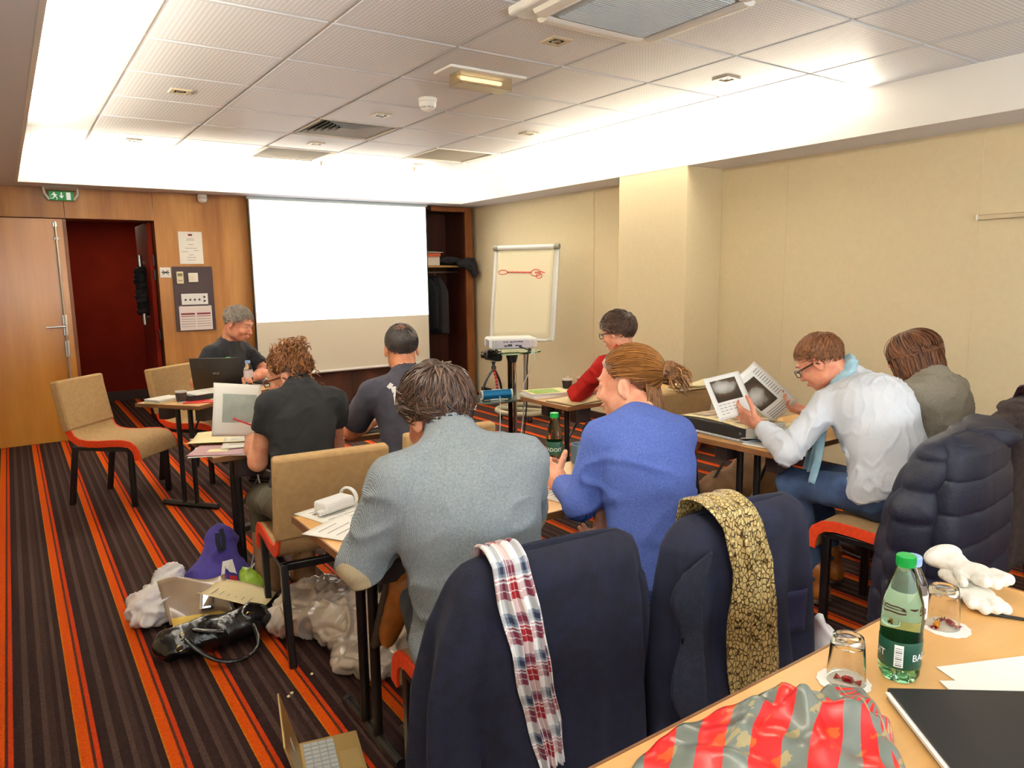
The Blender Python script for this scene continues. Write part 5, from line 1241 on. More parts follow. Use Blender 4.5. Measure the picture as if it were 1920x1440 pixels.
def pencil(label, loc, rz, m, tilt=0):
    p = thing('pen', label, 'pen', loc, rz); p.rotation_euler = (tilt, 0, rz)
    MB().tube([(0, -.07, .0045), (0, .055, .0045)], .0042, 8).build('barrel', m, p); MB().tube([(0, .055, .0045), (0, .07, .0045)], [.0042, .0008], 8).build('tip', m_steel, p); return p
pencil('pencil in the blue sweater woman\'s left hand', (1.555, 2.03, .855), -.5, mk('orange_pencil', (220, 120, 60)), .3)
c = thing('mug', 'grey-blue mug beside the blue sweater woman\'s arm', 'mug', (1.985, 2.36, TZ), 0)
m_mug = mk('grey_blue_glaze', (92, 116, 132), rough=.3)
MB().lathe([(0, 0), (.036, 0), (.04, .008), (.04, .085), (.037, .085), (.036, .01), (0, .008)], 28).build('mug_body', m_mug, c); MB().tube([(.038, 0, .07), (.062, 0, .066), (.066, 0, .04), (.056, 0, .022), (.038, 0, .018)], .006, 8).build('mug_handle', m_mug, c)
# table of the curly haired woman
t = paper('large cream folder sheet lying on the curly haired woman\'s table', (.86, 3.80, TZ+.002), 1.1, .25, .34, m_cream_paper, .3)
t = stack('brochures', 'maroon brochures fanned over papers at the near table corner', 'brochure', (.80, 3.56, TZ), -.5, [('paper_sheet', .30, .21, .002, m_wpl, .0, .12), ('paper_sheet', .297, .21, .002, m_paper, .006, -.1), ('brochure_cover', .297, .21, .003, mk('maroon_card', (126, 70, 78), rough=.5), .0, .0), ('title_field', .09, .055, .0006, m_cream_paper, -.03, 0)])
paper('white sheet between brochures and cream folder', (.92, 3.66, TZ+.009), -.3, .21, .26, lines=5)
# sheet held by the curly haired woman
t = thing('paper', 'white sheet with grey-green picture held up by the curly haired woman', 'paper', (.835, 3.43, .955), 0)
t.rotation_euler = (1.25, .12, -.12)
MB().grid(lambda u, v: A3(((u-.5)*.21, (v-.5)*.24, .02*math.sin(v*2.4+u)-.03*(1-v)**2)), 14, 14).build('sheet', m_paper, t, solid=.001)
MB().grid(lambda u, v: A3((-.065+.15*u, -.06+.13*v, .02*math.sin((.25+.54*v)*2.4+(.19+.71*u))-.03*(1-(.25+.54*v))**2+.0018)), 12, 12).build('printed_picture', mk('grey_green_print', (150, 158, 146), (170, 176, 164), 20), t)
pencil('red pen in the curly haired woman\'s hand', (.845, 3.36, .90), .9, mk('red_pen', (190, 40, 44)), .35)
paper('sheet on the table before the man in numbered T-shirt', (1.47, 3.62, TZ), -.2, .21, .297, m_cream_paper, lines=8)
stack('folder', 'black folder at the table edge by the T-shirt man\'s elbow', 'folder', (1.50, 3.53, TZ+.003), -.05, [('cover', .26, .11, .006, m_blackpl, 0, 0)])
stack('notebook', 'small blue notebook standing out past the T-shirt man\'s arm', 'notebook', (1.36, 3.80, TZ), .2, [('cover', .15, .2, .02, mk('blue_cover', (92, 110, 200)), 0, 0), ('label_field', .1, .12, .001, m_paper, 0, 0)])
# presenter's table
RP = rotz(.671); tp = lambda x, y: tuple((RP@A3((x, y, 0)))[:2]+np.array((.968, 4.955)))
def pl(x, y, z=TZ): a, b = tp(x, y); return (a, b, z)
m_cupb = mk('dark_cup_card', (40, 30, 32), rough=.6); m_cupw = mk('cup_white', (240, 238, 230), rough=.5)
def paper_cup(label, loc, stick=False):
    c = thing('paper_cup', label, 'cup', loc, 0, 'dark paper coffee cups')
    MB().lathe([(0, .001), (.026, 0), (.0285, .012), (.036, .078), (.034, .078), (.026, .004), (0, .004)], 28).build('cup_body', m_cupw, c)
    MB().lathe([(.0283, .012), (.0293, .012), (.0362, .070), (.0352, .070)], 28).build('sleeve', m_cupb, c)
    MB().tube([(.0355*math.cos(a), .0355*math.sin(a), .078) for a in np.linspace(0, 2*PI, 28, endpoint=False)], .0022, 6, closed=True).build('rim', m_cupw, c)
    MB().lathe([(0, .066), (.0335, .066)], 24).build('drink', mk('coffee', (60, 36, 22), rough=.2) if not stick else m_cupw, c)
    if stick: MB().tube([(.0, 0, .02), (.006, 0, .1)], .0025, 6).build('stirrer', m_wpl, c)
paper_cup("dark paper cup on the presenter's table corner", pl(.085, .205))
stack('book_stack', "thin pale booklets piled at the far corner of the presenter's table", 'booklets', pl(.10, .36), .55, [('booklet', .20, .14, .012, m_cream_paper, 0, 0), ('booklet', .2, .14, .006, mk('pale_blue_cover', (190, 206, 214)), .004, .05), ('booklet', .19, .14, .01, m_paper, -.004, -.04)])
stack('folder', "red folder along the front edge of the presenter's table", 'folder', pl(.17, .06), -.42, [('cover', .30, .11, .006, mk('red_card', (190, 24, 18), rough=.5), 0, 0)])
stack('document_case', "black case carrying printed sheets on the presenter's table", 'case', pl(.30, .18, TZ+.0065), .15, [('case_body', .30, .21, .035, m_blackpl, 0, 0), ('paper_sheet', .29, .205, .003, mk('bluish_print', (208, 210, 222), (232, 230, 226), 12), .012, .2), ('paper_sheet', .29, .205, .002, m_paper, .014, .22)])
stack('pouch', "black pouch beside the case on the presenter's table", 'pouch', pl(.50, .14), .3, [('pouch_body', .14, .1, .05, mk('black_nylon', (24, 24, 28), rough=.8), 0, 0)])
paper("cream sheet at the front edge of the presenter's table", pl(.36, .035, TZ+.007), -.5, .2, .29, m_cream_paper, lines=4)
paper("sheet at the far right end of the presenter's table", pl(1.22, .22), .5, lines=4); paper("second sheet fanned at the far right end of the presenter's table", pl(1.12, .16, TZ+.002), .1, lines=6)
stack('tablet', "dark tablet on papers at the presenter's right end", 'tablet', pl(.98, .2, TZ+.004), .3, [('paper_sheet', .21, .29, .004, m_paper, 0, .2), ('tablet_body', .17, .24, .009, m_blackpl, 0, 0)])
stack('book', "red book edge showing beside the pouch on the presenter's table", 'book', pl(.62, .12), .5, [('cover', .16, .12, .012, mk('red_book', (186, 28, 34)), 0, 0), ('paper_sheet', .15, .11, .004, m_paper, .004, 0)])
k_ = thing('keys', "small bunch of keys and cable before the pink label bottle", 'keys', (1.36, 5.36, TZ), 0)
for q in range(5): MB().box((.012*math.cos(q*1.3)*2, .014*math.sin(q*1.3)*2, .003+.0025*q), (.05, .016, .0022), rotz(q*1.1)).build('key', m_steel, k_, bevel=.001)
MB().tube([(.02*math.cos(a), .02*math.sin(a), .006) for a in np.linspace(0, 2*PI, 16, endpoint=False)], .0012, 6, closed=True).build('key_ring', m_steel, k_)
lt = thing('laptop', "black laptop open in front of the presenter", 'laptop', (1.225, 5.53, TZ), -.505)
MB().box((0, .115, .011), (.345, .235, .02)).build('base', m_blackpl, lt, bevel=.004)
ky = MB()
for r in range(5):
    for q in range(14): ky.box((-.15+.023*q, .05+.02*r, .0225), (.019, .016, .003))
tag(ky.build('key', m_black, lt, smooth=False), kind='stuff'); MB().box((0, .185, .0215), (.1, .06, .001)).build('touchpad', m_print, lt)
lidR = rotx(.24); pt = lambda x, y, z: lidR@A3((x, y, z))+A3((0, 0, .022))
lidm = mk('laptop_lid', (26, 18, 18), rough=.35)
b = MB().box(pt(0, 0, .118), (.345, .008, .235), lidR); ld = b.build('lid', lidm, lt, bevel=.004)
MB().box(pt(0, .0045, .118), (.32, .001, .2), lidR).build('display', mk('laptop_display', (40, 44, 52), rough=.15), ld, smooth=False)
V_, F_ = text_geo('ASUS', .02); MB().add([pt(x, -.0047, .118+y) for x, y, _ in V_], F_).build('logo', mk('logo_silver', (200, 190, 160), rough=.3, metal=.6), ld, smooth=False)
# table of the person in red
stack('book_stack', 'stack of papers topped by a green and yellow cover on the red sweater table', 'books', (2.955, 3.865, TZ), -.25, [('page_block', .30, .22, .016, m_paper, 0, .08), ('page_block', .29, .21, .014, mk('grey_pages', (222, 218, 220)), .004, -.03), ('cover', .28, .20, .002, mk('cream_cover', (236, 222, 160)), .002, .02), ('cover_picture', .19, .15, .0008, mk('green_picture', (110, 146, 40), (140, 176, 66), 26), -.02, .02)])
stack('open_book', 'open book under the red sleeve at the table front', 'book', (3.0, 3.58, TZ), .12, [('cover', .36, .25, .003, m_blackpl, 0, 0), ('page_block', .345, .24, .008, mk('cream_page', (236, 214, 160)), 0, 0)])
paper('sheet under the red sweater person\'s hands', (3.28, 3.62, TZ), -.1, .21, .297, lines=8)
paper_cup('paper cup with stirrer, left of the two behind the red sleeve', (3.215, 3.965, TZ), True); paper_cup('paper cup nearest the red sleeve, right of the pair', (3.345, 3.955, TZ))
bottle('small green capped bottle behind the bun of the blue sweater woman', (3.50, 3.85, TZ), 0, .22, .031, m_pet, m_capg, m_labelg, group='water bottles')
# table of the white shirt man
bn = thing('ring_binder', 'thick black ring binder lying open with colour pages on the right table', 'binder', (2.985, 2.36, TZ+.016), 1.52)
MB().box((0, 0, .003), (.44, .30, .005)).build('cover', m_blackpl, bn, bevel=.002); MB().box((0, .148, .03), (.44, .006, .055)).build('spine', m_blackpl, bn, bevel=.002)
for x in (-.19, .19): MB().lathe([(0, 0), (.006, 0), (.005, .002), (0, .002)], 10, (x, .151, .03), rotx(-PI/2)).build('rivet', m_steel, bn)
for k in range(6): MB().box((-.002*k, -.002*(k % 3), .010+.008*k), (.42, .285, .006)).build('paper_sheet', m_paper, bn, smooth=False)
m_photo = mk('brown_photo_print', (92, 66, 48), (190, 160, 130), 16, lo=.4, hi=.6)
MB().grid(lambda u, v: A3(((u-.5)*.42, (v-.5)*.29, .056+.012*math.sin(u*3)*v)), 12, 8).build('top_page', m_cream_paper, bn, solid=.001)
for x0, w_ in ((-.20, .1), (-.08, .12), (.08, .11)): MB().grid(lambda u, v: A3((x0+w_*u, -.11+.2*v, .0585+.012*math.sin((.5+(x0+w_*u)/.42)*3)*(.5+(-.11+.2*v)/.29))), 6, 6).build('photo_print', m_photo, bn)
for i, z in enumerate((0, .008)):
    nb_ = thing('spiral_notebook', ('lower' if i == 0 else 'upper')+' spiral notebook beneath the black ring binder', 'notebook', (2.955-.008*i, 2.33, TZ+z), 1.52, 'spiral notebooks under the binder')
    MB().box((0, -.01, .004), (.40, .24, .007)).build('page_block', mk('pale_pages', (216, 224, 236)), nb_, smooth=False)
    for k in range(40): MB().tube([(-.195+.01*k, .112+.006*math.cos(a), .004+.0058*math.sin(a)) for a in np.linspace(0, 2*PI, 7, endpoint=False)], .0011, 4, closed=True).build('wire_loop', m_steel, nb_)
tb = thing('phone', 'white phone lying face down at the near corner of the right table', 'phone', (2.85, 2.085, TZ), .1)
MB().box((0, 0, .005), (.075, .145, .009)).build('phone_body', m_wpl, tb, bevel=.004)
paper('white sheet curling from the binder toward the white sleeve', (2.97, 2.13, TZ+.012), .9, .21, .297, curl=.5)
paper('sheets on the right table beyond the white sleeve', (3.32, 2.25, TZ), .3, m=m_cream_paper, lines=7); paper('sheet before the grey cardigan woman', (3.72, 2.2, TZ), .1, lines=8)
pencil('red tipped pen by the white shirt man\'s right hand', (3.43, 2.25, TZ+.003), -1.1, mk('dark_red_pen', (120, 30, 40)))
def xray_mat(name, seed, c=(.5, .5)):
    m, nt, b = newmat(name); u, v = uv_nodes(nt)
    n = nd(nt, 'TexNoise', {'Vector': coords(nt), 'Scale': 13.+seed, 'Detail': 4.})
    du = mth(nt, 'SUBTRACT', u, c[0]); dv = mth(nt, 'SUBTRACT', v, c[1])
    r = mth(nt, 'SQRT', mth(nt, 'ADD', mth(nt, 'MULTIPLY', du, du), mth(nt, 'MULTIPLY', mth(nt, 'MULTIPLY', dv, dv), 2.6)))
    f = mth(nt, 'ADD', mth(nt, 'MULTIPLY', r, 1.1), mth(nt, 'MULTIPLY', mth(nt, 'SUBTRACT', n.outputs[0], .5), .75))
    nt.links.new(ramp(nt, f, [(.1, lin((196, 192, 186))), (.42, lin((150, 144, 134))), (.55, lin((84, 68, 48))), (.8, lin((58, 44, 30)))]), b.inputs['Base Color']); b.inputs['Roughness'].default_value = .5; return m
def held(label, TL, TR, BR, BL, pic, bulge, mat, lines, n=1):
    TL, TR, BR, BL = map(A3, (TL, TR, BR, BL)); c = (TL+TR+BR+BL)/4; nn = unit(np.cross(TR-TL, BL-TL)); t = thing('printed_sheet', label, 'paper', c.tolist(), 0, 'printed sheets held by the white shirt man')
    f = lambda u, v, o=0.: (TL*(1-u)+TR*u)*(1-v)+(BL*(1-u)+BR*u)*v-c+nn*(bulge*math.sin(PI*u)*(1-v*.4)+o)
    for k in range(n): MB().grid(lambda u, v: f(u, v, .003*k)+(TR-TL)*.03*k, 12, 12).build('sheet', m_paper, t, solid=.0008)
    x0, x1, y0, y1 = pic
    MB().grid(lambda u, v: f(x0+(x1-x0)*u, y0+(y1-y0)*v, -.002), 14, 14).build('xray_print', mat, t)
    for k, (lx, ly, lw) in enumerate(lines): MB().grid(lambda u, v: f(lx+lw*u, ly+.012*v, -.0016), 6, 2).build('printed_line', m_greyline, t)
    return t
held('left printed sheet with foot X-ray in the white shirt man\'s hand', (2.60, 2.22, 1.065), (2.875, 2.24, 1.078), (2.965, 2.2, .875), (2.665, 2.17, .868), (.16, .86, .10, .60), .018, xray_mat('foot_xray', 0, (.45, .35)), [(.15+.13*(k % 4), .66+.07*(k//4), .09) for k in range(14)])
held('right printed sheets with pelvis X-ray in the white shirt man\'s hand', (2.84, 2.27, 1.02), (3.03, 2.27, 1.105), (3.33, 2.22, .885), (3.10, 2.2, .80), (.03, .62, .16, .72), -.015, xray_mat('pelvis_xray', 4, (.35, .55)), [(.70, .1+.05*k, .22) for k in range(12)]+[(.1, .8+.04*k, .6) for k in range(4)], 3)

# ================================================================ projector stand, flip chart
sx, sy = 2.955, 4.27
st_ = thing('projector_stand', 'chrome pole stand with glass shelves left of the red sweater table', 'stand', (sx, sy, 0), 0)
m_shelf = glass('shelf_glass', (170, 214, 190), .03, 1.3); m_dchrome = mk('dark_chrome', (70, 66, 60), rough=.15, metal=1)
for dx, r in ((-.018, .017), (.022, .014)): MB().tube([(dx, 0, .05), (dx, 0, 1.0)], r, 14).build('pole', m_dchrome if dx < 0 else m_chrome, st_)
MB().lathe([(0, 1.0), (.03, .93), (.045, .985), (.05, 1.0), (0, 1.003)][0:1]+[(.03, .93), (.045, .985), (.05, 1.0), (0, 1.0005)], 20).build('top_bracket', m_blackpl, st_)
def disc(z, cx_, rx_, ry_, th): return MB().prism([(cx_+rx_*math.copysign(abs(math.cos(a))**.75, math.cos(a)), ry_*math.copysign(abs(math.sin(a))**.75, math.sin(a))) for a in np.linspace(0, 2*PI, 48, endpoint=False)], z, z+th)
disc(1.002, 0, .21, .16, .01).build('top_shelf', m_shelf, st_); disc(.68, -.12, .25, .17, .01).build('lower_shelf', mk('lower_shelf_glass', (96, 112, 100), rough=.1), st_)
MB().box((-.06, 0, .665), (.2, .06, .026)).build('shelf_bracket', m_blackpl, st_, bevel=.006)
for k in range(4):
    a = k*PI/2+.4; MB().tube([(0, 0, .055), (.27*math.cos(a), .27*math.sin(a), .05)], [.026, .018], 8).build('base_leg', m_blackpl, st_)
    MB().lathe([(0, 0), (.016, .002), (.025, .012), (.025, .034), (.016, .046), (0, .048)], 12, (.26*math.cos(a), .26*math.sin(a), 0)).build('castor', m_black, st_)
pj = thing('projector', 'white video projector on the glass top of the pole stand', 'projector', (sx+.005, sy+.02, 1.0135), -.42)
pb = MB().box((0, 0, .06), (.345, .26, .075)).build('body', m_wpl, pj, bevel=.02, seg=3)
MB().box((0, .13, .06), (.31, .012, .05)).build('front_panel', m_blackpl, pj, bevel=.004); MB().lathe([(.0, 0), (.032, 0), (.036, .012), (.03, .02), (0, .018)], 20, (.08, .132, .06), rotx(-PI/2)).build('lens', m_dchrome, pj)
MB().box((.0, -.129, .058), (.22, .006, .055)).build('port_panel', mk('port_grey', (196, 190, 200), rough=.4), pj, bevel=.002)
for k, (x, z, w_, h_) in enumerate(((-.07, .074, .014, .006), (-.05, .074, .012, .008), (-.02, .073, .02, .008), (.0, .075, .008, .008), (.012, .075, .008, .008), (.026, .075, .008, .008), (.04, .075, .012, .008), (.055, .074, .01, .01), (-.06, .046, .022, .01), (-.03, .05, .03, .016), (.02, .048, .022, .008), (.045, .046, .02, .008))):
    MB().box((x, -.1325, z), (w_, .004, h_)).build('port', m_print, pj, smooth=False)
MB().lathe([(0, 0), (.024, 0), (.022, .003), (0, .003)], 20, (.13, -.1295, .062), rotx(PI/2)).build('speaker_grille', mk('grille_light', (206, 200, 196)), pj)
for k in range(7): MB().box((-.1735, -.085+.02*k, .06), (.004, .01, .05)).build('vent_slat', mk('slat_grey', (150, 146, 150)), pj, smooth=False)
for k in range(5): MB().box((-.152+.009*k, -.1295, .06), (.005, .004, .05)).build('vent_slat', mk('slat_grey2', (150, 146, 150)), pj, smooth=False)
for x in (-.12, .12): MB().lathe([(0, 0), (.012, 0), (.012, .012), (.007, .024), (0, .024)], 12, (x, -.09, .0)).build('foot', m_black, pj)
cbk = MB(); cbk.tube([(sx-.02, sy-.12, 1.055), (sx+.03, sy-.16, 1.03), (sx+.06, sy-.1, .9), (sx+.10, sy-.05, .78), (sx+.11, sy-.02, .60), (sx+.09, sy, .3), (sx+.1, sy+.04, .01)], .005, 6)
tag(cbk.build('power_cable', m_black), 'black power cable hanging down behind the projector', 'cable')
cw = MB(); cw.tube([(sx+.05, sy-.115, 1.07), (sx+.085, sy-.15, 1.05), (sx+.09, sy-.15, .95), (sx+.06, sy-.06, .78), (sx+.06, sy-.05, .55), (sx+.0, sy-.08, .3), (sx-.05, sy-.1, .01)], .0045, 6)
tag(cw.build('video_cable', m_wpl), 'white video cable hanging from the back of the projector', 'cable')
sp = thing('speaker', 'blue cylindrical portable speaker on the lower stand shelf', 'speaker', (2.765, 4.19, .692), -.32)
MB().tube([(-.1, 0, .036), (.1, 0, .036)], .033, 24).build('speaker_body', mk('blue_metallic', (18, 104, 150), rough=.35, metal=.4), sp)
for x in (-1, 1): MB().lathe([(0, 0), (.03, 0), (.034, .004), (.034, .012), (.0, .012)], 24, (x*.1, 0, .036), roty(x*PI/2)).build('end_ring', m_wpl, sp); MB().lathe([(0, .0125), (.026, .0125), (.0, .010)], 20, (x*.1, 0, .036), roty(x*PI/2)).build('end_grille', m_print, sp)
MB().box((0, -.01, .004), (.1, .04, .008)).build('foot', m_wpl, sp, bevel=.003); MB().box((0, .0, .0695), (.07, .02, .003)).build('top_strip', m_wpl, sp, bevel=.001)
cs = MB(); cs.tube([(2.765, 4.15, .72), (2.75, 4.12, .71), (2.735, 4.10, .66), (2.73, 4.1, .5), (2.70, 4.1, .4), (2.70, 4.12, .01)], .003, 6); tag(cs.build('audio_cable', m_wpl), 'thin white cable hanging from the blue speaker', 'cable')
tr = thing('camera_tripod', 'small flexible black and red tripod standing on the lower stand shelf', 'tripod', (2.83, 4.32, .692), 0)
m_redj = mk('red_joint', (200, 30, 34), rough=.4)
for (x, y), m in (((-.085, .02), m_black), ((-.005, -.055), m_redj), ((.085, .03), m_black)):
    lg = MB(); pts = [np.array((0, 0, .20))*(1-t)+A3((x, y, .006))*t+A3((x, y, 0))*.25*math.sin(PI*t) for t in np.linspace(0, 1, 26)]
    lg.tube(pts, [.010 if k % 2 else .0075 for k in range(26)], 8, 0); lg.build('leg', m, tr)
    if m is m_redj:
        for k in range(2, 25, 3): MB().tube([pts[k], pts[k+1]], .0105, 8).build('leg_band', m_black, tr)
MB().lathe([(0, .19), (.016, .195), (.018, .21), (.01, .225), (.012, .24), (.02, .25), (0, .252)], 14).build('head', m_black, tr)
cmr = thing('camcorder', 'black camcorder mounted on the small flexible tripod', 'camera', (2.83, 4.32, .9445), .5)
MB().box((.0, 0, .04), (.06, .12, .07), rotx(.1)).build('body', m_blackpl, cmr, bevel=.012, seg=3); MB().box((-.075, -.01, .055), (.09, .012, .05), roty(.15)).build('flip_screen', m_black, cmr, bevel=.004); MB().lathe([(0, 0), (.024, 0), (.026, .03), (.018, .034), (0, .03)], 18, (0, .06, .042), rotx(-PI/2)).build('lens', m_black, cmr); MB().tube([(.02, -.05, .07), (.02, -.05, .12)], .002, 6).build('antenna', m_black, cmr)
fc = thing('flip_chart', 'white flip chart easel with red drawing by the right wall', 'flip chart', (4.60, 6.42, 0), -1.04)
T_ = rotx(-.17); fp = lambda x, y, z: T_@A3((x, y, z))+A3((0, -.06, .87))
def fbx(name, c, d, m, **k): return MB().box(fp(*c), d, T_).build(name, m, fc, **k)
fbx('board', (0, .012, .5), (.74, .02, 1.02), mk('board_white', (226, 226, 214), rough=.4), bevel=.004)
for s in (-1, 1): fbx('board_rail', (s*.37, .01, .5), (.022, .03, 1.03), m_wpl, bevel=.005)
pd = MB().grid(lambda u, v: fp(-.335+.66*u, -.006-.004*math.sin(u*9)*v, .965-.95*v), 16, 16).build('paper_pad', mk('flip_paper', (234, 224, 190), rough=.9), fc, solid=.006)
MB().tube([fp(-.36, -.012, .985), fp(.36, -.012, .985)], .026, 16).build('clamp_bar', m_wpl, fc)
for s in (-1, 1): MB().tube([fp(s*.33, -.012, .985), fp(s*.385, -.012, .985)], .029, 16).build('clamp_end', mk('grey_end', (140, 138, 124), rough=.5), fc)
fbx('pen_tray', (0, -.03, -.02), (.66, .09, .016), m_wpl, bevel=.004)
m_redink = mk('red_ink', (206, 44, 34), rough=.8)
dr = lambda pts, r=.0035: MB().tube([fp(x, -.012, z) for x, z in pts], r, 5).build('drawn_line', m_redink, fc)
zz = .72
dr([(-.26+.05*math.cos(a)*1.1, zz+.024*math.sin(a)) for a in np.linspace(.1, 6.3, 24)]); dr([(-.21+.29*t, zz+.004*math.sin(t*60)-.006*t) for t in np.linspace(0, 1, 60)], .0055)
dr([(.13+.055*math.cos(a), zz-.01+.036*math.sin(a)) for a in np.linspace(.2, 6.3, 24)]); dr([(.17+.035*math.cos(a), zz-.045+.026*math.sin(a)) for a in np.linspace(.2, 6.3, 20)]); dr([(.12, zz-.01), (.19, zz), (.235, zz-.012)], .005)
MB().tube([(0, .03, .08), (0, .06, 1.2)], .022, 14).build('pole', m_steel, fc)
m_fbase = mk('base_grey', (176, 170, 140), rough=.5)
MB().tube([(.30*math.cos(a), .30*math.sin(a), .085) for a in np.linspace(0, 2*PI, 40, endpoint=False)], .028, 10, closed=True, flat=1).build('base_ring', m_fbase, fc); MB().box((0, 0, .085), (.58, .06, .035)).build('base_bar', m_fbase, fc, bevel=.008)
for k in range(5):
    a = k*2*PI/5+.3; MB().lathe([(0, 0), (.018, .002), (.028, .014), (.028, .04), (.018, .056), (0, .058)], 12, (.30*math.cos(a), .30*math.sin(a), 0)).build('castor', m_black, fc)

# ================================================================ niche contents
o = thing('box', 'white carton with orange flap on the niche shelf', 'box', (4.585, FY+.26, 1.686), 0)
MB().box((0, 0, .06), (.2, .2, .12)).build('carton', mk('carton_white', (226, 216, 204)), o, bevel=.003); MB().box((0, -.03, .142), (.2, .2, .045), rotx(.08)).build('flap', mk('carton_orange', (196, 92, 52)), o, bevel=.002); MB().box((.01, -.04, .172), (.24, .22, .006), rotx(.08)).build('lid', m_paper, o, bevel=.001)
o = thing('folded_jacket', 'dark jacket bundled on the niche shelf, spilling over the right frame', 'jacket', (4.9, FY+.15, 1.686), 0)
crumple('jacket_cloth', [[(ell((4.86, FY+.18, 1.745), (.17, .16, .06)), .04), (ell((5.0, FY-.075, 1.70), (.10, .05, .085)), .05), (ell((5.055, FY-.085, 1.60), (.055, .05, .09)), .05), (ell((4.90, FY-.04, 1.70), (.08, .06, .05)), .05)]], mk('black_cloth', (20, 20, 28), (28, 28, 38), 20, rough=.95), o, (4.9, FY+.15, 1.2), amp=.016, freq=6, seed=12)
for ch in o.children: ch.location = (0, 0, 1.2-1.686)
for i, (x, wd, zb, lb, cc) in enumerate(((4.53, .075, .86, 'black coat hanging nearest the screen in the niche', (16, 18, 22)), (4.68, .085, .80, 'charcoal coat hanging on the right in the niche', (30, 28, 32)))):
    o = thing('hanging_coat', lb, 'coat', (x, FY+.3, 1.6), .25)
    mcc = mk('hanging_cloth', cc, tuple(q+8 for q in cc), 12, rough=.95); zt = -.06
    MB().grid(lambda u, v: (lambda a: A3(((wd*(.35+.65*min(1, v*3.5))+.012*math.sin(a*6+i))*math.cos(a), (.10+.13*min(1, v*4)+.012*math.sin(a*7))*math.sin(a), zt-(1.6-.06-zb)*v)))(2*PI*u), 48, 24, 0, True).build('coat_cloth', mcc, o, solid=.006)
    MB().tube([(0, .17, -.1), (0, 0, -.05), (0, -.17, -.1)], .008, 8).build('hanger', m_black, o)
    MB().tube([(0, 0, -.05), (0, 0, -.012), (.0, -.016, .004), (0, 0, .0155), (0, .016, .006)], .0025, 6).build('hook', m_steel, o)

# ================================================================ on the floor
m_purple = mk('purple_cloth', (52, 40, 116), (66, 54, 136), 10, rough=.9, bump=(300, .4, .003))
o = thing('tote_bag', 'purple cloth tote bag slumped on the floor by the table leg', 'bag', (.72, 3.56, 0), 0)
crumple('bag_body', [[(ell((.70, 3.53, .10), (.17, .11, .11)), .05), (cone((.72, 3.56, .14), (.765, 3.62, .27), .12, .075), .06), (ell((.77, 3.63, .31), (.055, .05, .05)), .04)]], m_purple, o, (.72, 3.56, 0), amp=.016, freq=9, seed=21)
MB().tube([(x-.72, y-3.56, z) for x, y, z in ((.735, 3.56, .345), (.728, 3.53, .31), (.735, 3.52, .265), (.752, 3.525, .275), (.76, 3.55, .32), (.755, 3.57, .36))], .011, 8, flat=.5).build('handle', mk('dark_webbing', (22, 22, 36), rough=.9), o)
MB().add([(-.015, -.135, .16), (.07, -.12, .13), (.055, -.085, .235), (.01, -.09, .235)], [(0, 1, 2, 3)]).build('leaflet', m_paper, o, solid=.003, smooth=False)
MB().add([(-.012, -.139, .168), (.066, -.125, .138), (.062, -.117, .16), (-.006, -.131, .188)], [(0, 1, 2, 3)]).build('leaflet_band', mk('leaflet_red', (180, 30, 40)), o, solid=.002, smooth=False)
m_plast = mk('white_polythene', (226, 218, 216), (240, 236, 232), 6, rough=.35, Subsurface_Weight=.1)
o = thing('plastic_bag', 'white plastic carrier bag crumpled on the striped carpet', 'bag', (.47, 3.56, 0), 0)
crumple('bag_film', [[(ell((.46, 3.54, .08), (.14, .11, .085)), .04), (ell((.52, 3.62, .15), (.07, .06, .07)), .05), (ell((.40, 3.50, .05), (.08, .07, .05)), .04)]], m_plast, o, (.47, 3.56, 0), amp=.030, freq=15, seed=31)
m_smoke = mk('smoky_plastic', (150, 126, 104), (176, 152, 126), 6, rough=.15, Coat_Weight=.5)
o = thing('plastic_sleeve', 'shiny translucent document sleeve leaning on the bags', 'sleeve', (.60, 3.36, 0), 0)
MB().grid(lambda u, v: A3((-.13+.27*u-.02*v, .02-.06*u+.10*v+.02*math.sin(u*4+v*2), .03+.17*v+.014*math.sin(u*6)*v)), 16, 12).build('sleeve_film', m_smoke, o, solid=.004)
MB().grid(lambda u, v: A3((-.12+.25*u, -.02-.06*u+.05*v, .005+.05*v)), 8, 6).build('cream_insert', mk('yellow_card', (232, 196, 96)), o, solid=.003)
MB().grid(lambda u, v: A3((-.01+.06*u+.02*v, -.015-.01*u+.06*v, .075+.07*v)), 5, 5).build('shiny_flap', mk('mirror_film', (230, 232, 240), rough=.08, metal=.9), o, solid=.002)
t = paper('cream printed sheet lying over the black handbag', (.735, 3.26, .135), .9, .2, .28, m_cream_paper, .4, tilt=(.22, .10), lines=6)
o = thing('handbag', 'black leather handbag lying on the striped carpet', 'handbag', (.60, 3.12, 0), 0)
m_leather = mk('black_leather', (14, 13, 14), (20, 19, 20), 8, rough=.22, bump=(20, .35, .02))
Rh = rotz(-.08)
crumple('bag_body', [[(ell((.56, 3.13, .065), (.19, .10, .065), Rh), .04), (ell((.74, 3.10, .085), (.11, .085, .07), Rh), .05), (ell((.44, 3.13, .05), (.08, .085, .05)), .04)]], m_leather, o, (.60, 3.12, 0), amp=.012, freq=6, seed=41)
for k, (pts) in enumerate(([(.47, 3.06, .115), (.50, 2.99, .08), (.56, 2.93, .03), (.64, 2.905, .016), (.72, 2.92, .02), (.755, 2.98, .06), (.73, 3.05, .12)], [(.50, 3.09, .125), (.56, 3.0, .13), (.63, 2.985, .12)])):
    MB().tube([(x-.6, y-3.12, z) for x, y, z in pts], .012, 8, flat=.6).build('handle', m_leather, o, sub=1)
